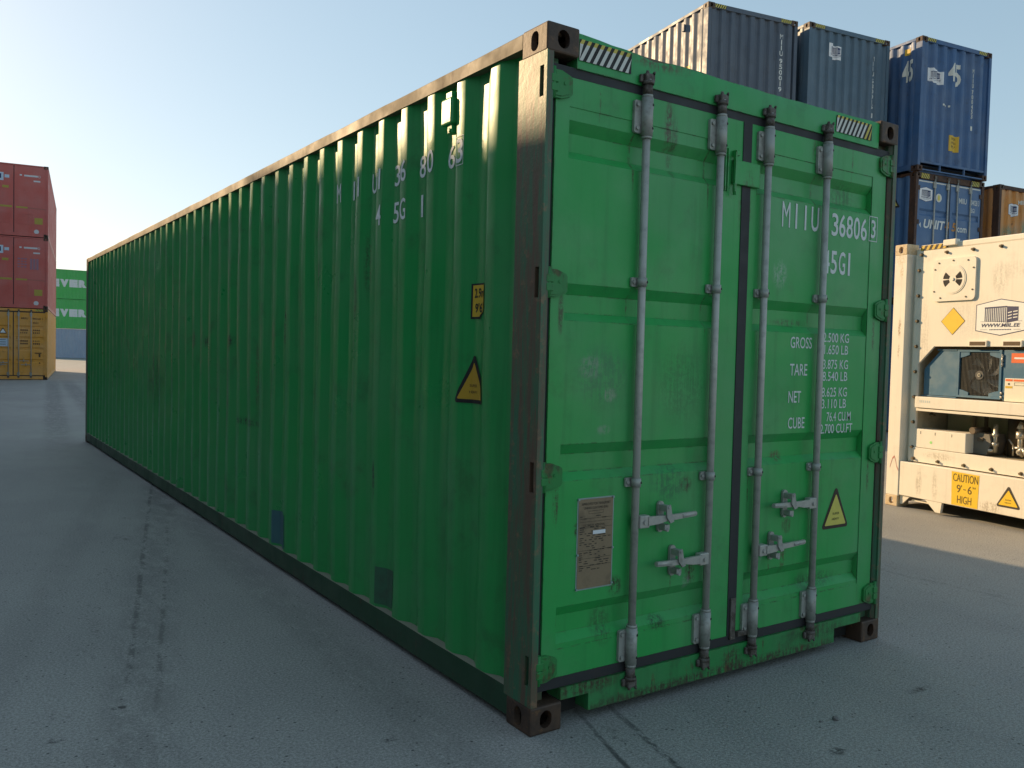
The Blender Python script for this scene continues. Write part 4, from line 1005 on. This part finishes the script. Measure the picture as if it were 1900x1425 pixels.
for k in range(7):
    a0 = 2*math.pi*k/7; pr = None
    for j in range(6):
        rr_ = .045+.155*j/5; sw = a0 + .55*j/5
        p = [Vector((fx_+rr_*math.cos(sw+q_), CY+.07+y_, fz_+rr_*math.sin(sw+q_))) for q_, y_ in ((-.20-.02*j, 0), (.20+.02*j, .035))]
        v = [bm.verts.new(x_) for x_ in p]
        if pr: bm.faces.new((pr[0], pr[1], v[1], v[0]))
        pr = v
fb_ = obj("fan_blades", bm, flat("fan_blade_grey", (.40, .40, .38), .5), fan)
md = fb_.modifiers.new("solid", 'SOLIDIFY'); md.thickness = .004
bm = NB(); cyl(bm, (fx_, CY-.004, fz_), (fx_, CY+.11, fz_), .045, n=20, mi=1); cyl(bm, (fx_, CY-.012, fz_), (fx_, CY-.0035, fz_), .018, n=16); cyl(bm, (fx_, CY-.014, fz_), (fx_, CY-.0115, fz_), .010, n=12, mi=1)
obj("fan_hub", bm, [m_pipe, m_mesh], fan)
bm = NB(); box(bm, FX0+.01, FX1-.01, CY+.14, CY+.15, FZ0+.01, FZ1-.01); obj("fan_backing", bm, m_dark, fan)
bm = NB(); box(bm, 1.247, 1.75, CY-.01, CY+.03, 1.228, 1.722, bev=.004); box(bm, 1.228, 1.243, CY, CY+.02, 1.24, 1.71)
cov = obj("control_cover", bm, m_rblue, reefer)
bm = NB()
for z in (1.66, 1.62, 1.58, 1.30, 1.26): cyl(bm, (1.236, CY-.016, z-.012), (1.236, CY-.016, z+.012), .010, n=8)
cyl(bm, (1.236, CY-.02, 1.56), (1.236, CY-.02, 1.68), .006, n=8); obj("cover_hinge", bm, m_pipe, cov)
bm = NB(); box(bm, 1.76, 2.10, CY, CY+.03, 1.24, 1.55); obj("side_cover", bm, m_rblue, reefer)
d = Dec(); d.rect(1.325, 1.57, 1.598, 1.692, 0); d.rect(1.355, 1.54, 1.635, 1.652, 1, 1); d.lay("label_plate", [m_org, m_sticker], cov, fr(CY-.01))
bm = NB(); box(bm, 1.280, 1.58, CY-.03, CY-.0105, 1.222, 1.448, bev=.004); 
lb = obj("control_box", bm, flat("label_cream", (.76, .72, .58), .5), cov)
d = Dec(); d.rect(1.288, 1.36, 1.420, 1.440, 0); d.rect(1.37, 1.48, 1.420, 1.440, 0); d.rect(1.288, 1.36, 1.352, 1.372, 1); d.rect(1.315, 1.332, 1.384, 1.402, 2); d.frame(1.38, 1.48, 1.38, 1.41, .003, 2)
d.lay("label_plate", [m_org, m_yel, m_print], lb, fr(CY-.03))
# cross beam, lower box, lower panel, bottom beam
bm = NB(); box(bm, .312, RW-.312, .030, .16, 1.098, 1.216, bev=.006); box(bm, .320, RW-.320, .045, .16, 1.062, 1.090, bev=.004); beam = obj("cross_beam", bm, m_rf, reefer)
m_ghost = flat("pale_blue_faded_print", (.55, .62, .60), .6)
d = Dec()
for k in range(6): d.rect(.37+k*.024, .382+k*.024, 1.155, 1.180, 0)
d.lay("faded_print", m_ghost, beam, fr(.030))
bm = NB(); box(bm, .262, .90, .085, .36, .668, .868, bev=.006); bx = obj("equipment_box", bm, m_rf, reefer)
d = Dec()
for x in (.355, .535, .735): d.rect(x, x+.006, .815, .845, 0)
d.poly(arc(.49, .735, .016, 0, 360, 10)[:-1], 1); d.lay("box_mark", [m_print, flat("green_dot", (.35, .75, .25), .5)], bx, fr(.085))
_before = set(reefer.children)
bm = NB(); prism(bm, [(1.06, .668), (1.06, .86), (1.10, .885), (1.26, .875), (1.28, .80), (1.24, .668)], lambda a_, b_, d_: (a_, d_, b_), .20, .44); obj("compressor", bm, flat("compressor_grey", (.17, .16, .14), .5), reefer)
bm = NB(); cyl(bm, (1.10, .16, .90), (1.10, .40, .90), .035, n=14); box(bm, 1.14, 1.20, .185, .20, .80, .835); obj("motor", bm, m_copper, reefer)
bm = NB()
cyl(bm, (1.30, .24, .70), (1.30, .24, .98), .022, n=10); cyl(bm, (1.30, .24, .76), (1.30, .24, .80), .034, n=10); cyl(bm, (1.30, .24, .86), (1.30, .24, .89), .032, n=10); cyl(bm, (1.27, .22, .70), (1.27, .22, .73), .028, n=10)
cyl(bm, (1.55, .26, .70), (1.55, .26, .96), .026, n=12); cyl(bm, (1.55, .26, .86), (1.55, .26, .93), .042, n=12); cyl(bm, (1.55, .26, .76), (1.55, .26, .78), .05, n=12); cyl(bm, (1.55, .26, .96), (1.55, .26, 1.03), .04, .01, n=12)
tube(bm, [(1.62, .2, .70), (1.60, .15, .74), (1.66, .14, .78), (1.70, .14, .71), (1.76, .16, .70)], .016); tube(bm, [(1.45, .3, .68), (1.45, .3, .78), (1.40, .3, .84)], .008)
tube(bm, [(1.36, .5, .68), (1.36, .5, 1.0), (1.62, .5, 1.0), (1.62, .5, .8)], .011)
box(bm, 1.72, 1.80, .18, .30, .70, .95, bev=.005)
obj("pipework", bm, m_pipe, reefer)
bm = NB(); cyl(bm, (1.36, .45, .66), (1.36, .45, 1.04), .07, n=16); tube(bm, [(.52, .3, 1.05), (.56, .2, 1.02), (.62, .2, 1.02)], .012); cyl(bm, (1.0, .5, .7), (1.0, .5, 1.04), .02, n=10); obj("receiver", bm, m_copper, reefer)
bm = NB(); box(bm, .50, .80, .55, .60, .80, 1.05); obj("junction_box", bm, m_int, reefer)
bm = NB(); box(bm, 1.85, 2.0, .2, .5, .66, 1.0, bev=.01); obj("junction_box", bm, m_int, reefer)
for o_ in set(reefer.children) - _before: o_.location.x = -.19
bm = NB(); box(bm, .216, RW-.216, .075, .12, .512, .664, bev=.003); lp = obj("lower_panel", bm, m_rf, reefer)
bolts([(.29+.305*k, .545) for k in range(6)], .075, lp, .013, .028)
bm = NB(); box(bm, .168, RW-.168, .010, .10, .132, .500, bev=.006); bb = obj("bottom_beam", bm, m_rf, reefer)
d = Dec(); d.poly([(.825, .140), (1.120, .140), (1.128, .474), (.815, .480)], 0, 0)
d.text("CAUTION", .835, 1.115, .382, .462, 1, 1, .0); d.text("9", .880, .925, .272, .352, 1, 1, 0); d.text("'", .930, .938, .330, .352, 1, 1, 0); d.rect(.955, .985, .306, .314, 1, 1); d.text("6", 1.005, 1.050, .272, .352, 1, 1, 0); d.text("''", 1.060, 1.090, .330, .350, 1, 1, 0); d.text("HIGH", .890, 1.050, .165, .242, 1, 1, .0)
m_by = bpy.data.materials["bright_yellow"]
d.lay("caution_sticker", [m_by, flat("sign_brown", (.11, .065, .01), .6)], bb, fr(.010))
warn(Dec(), 1.315, 1.565, .208, .420).lay("warning_sticker", [m_print, m_by, m_print], bb, fr(.010))
bm = NB(); prism(bm, [(.17, .131), (.30, .131), (.20, .035), (.17, .035)], lambda a_, b_, d_: (a_, d_, b_), .03, .05)
for x in (.56, 1.74):
    prism(bm, [(x-.05, .131), (x+.15, .131), (x+.135, .022), (x+.075, .022)], lambda a_, b_, d_: (a_, d_, b_), .012, .045)
box(bm, .30, .52, .06, .09, .085, .102); obj("fork_guide", bm, m_rf, reefer)
d = Dec()
pt = [(.045, .42), (.075, .52), (.100, .545), (.118, .50), (.135, .44), (.158, .40)]
for (a0, b0), (a1, b1) in zip(pt, pt[1:]): d.poly([(a0, b0-.010), (a1, b1-.010), (a1, b1+.010), (a0, b0+.010)], 0, 0)
d.lay("paint_mark", flat("faint_red_paint", (.50, .18, .14), .6), [o for o in reefer.children if o.name.startswith("corner_post")][0], fr(.002))

# ================================================================== small stones on the asphalt
m_stone = flat("grey_stone", (.17, .165, .155), .8, 0, .4, (.08, .08, .075), 60, .3)
def stone(x, y, s, lab):
    bm = NB(); bmesh.ops.create_icosphere(bm, subdivisions=2, radius=s)
    for v in bm.verts:
        v.co *= 1 + .35*noise.noise(v.co*(1.2/s) + Vector((x*7, y*5, 1))); v.co.z *= .75
    o = smooth(obj("stone", bm, m_stone), 40); o.location = (x, y, s*.5); o["label"] = lab; o["category"] = "stone"; o["group"] = "loose stones on the asphalt"
stone(1.252, -.551, .014, "small pale grey stone lying on the asphalt in front of the green doors")
stone(1.175, -.530, .006, "tiny pebble on the asphalt just left of the small grey stone")
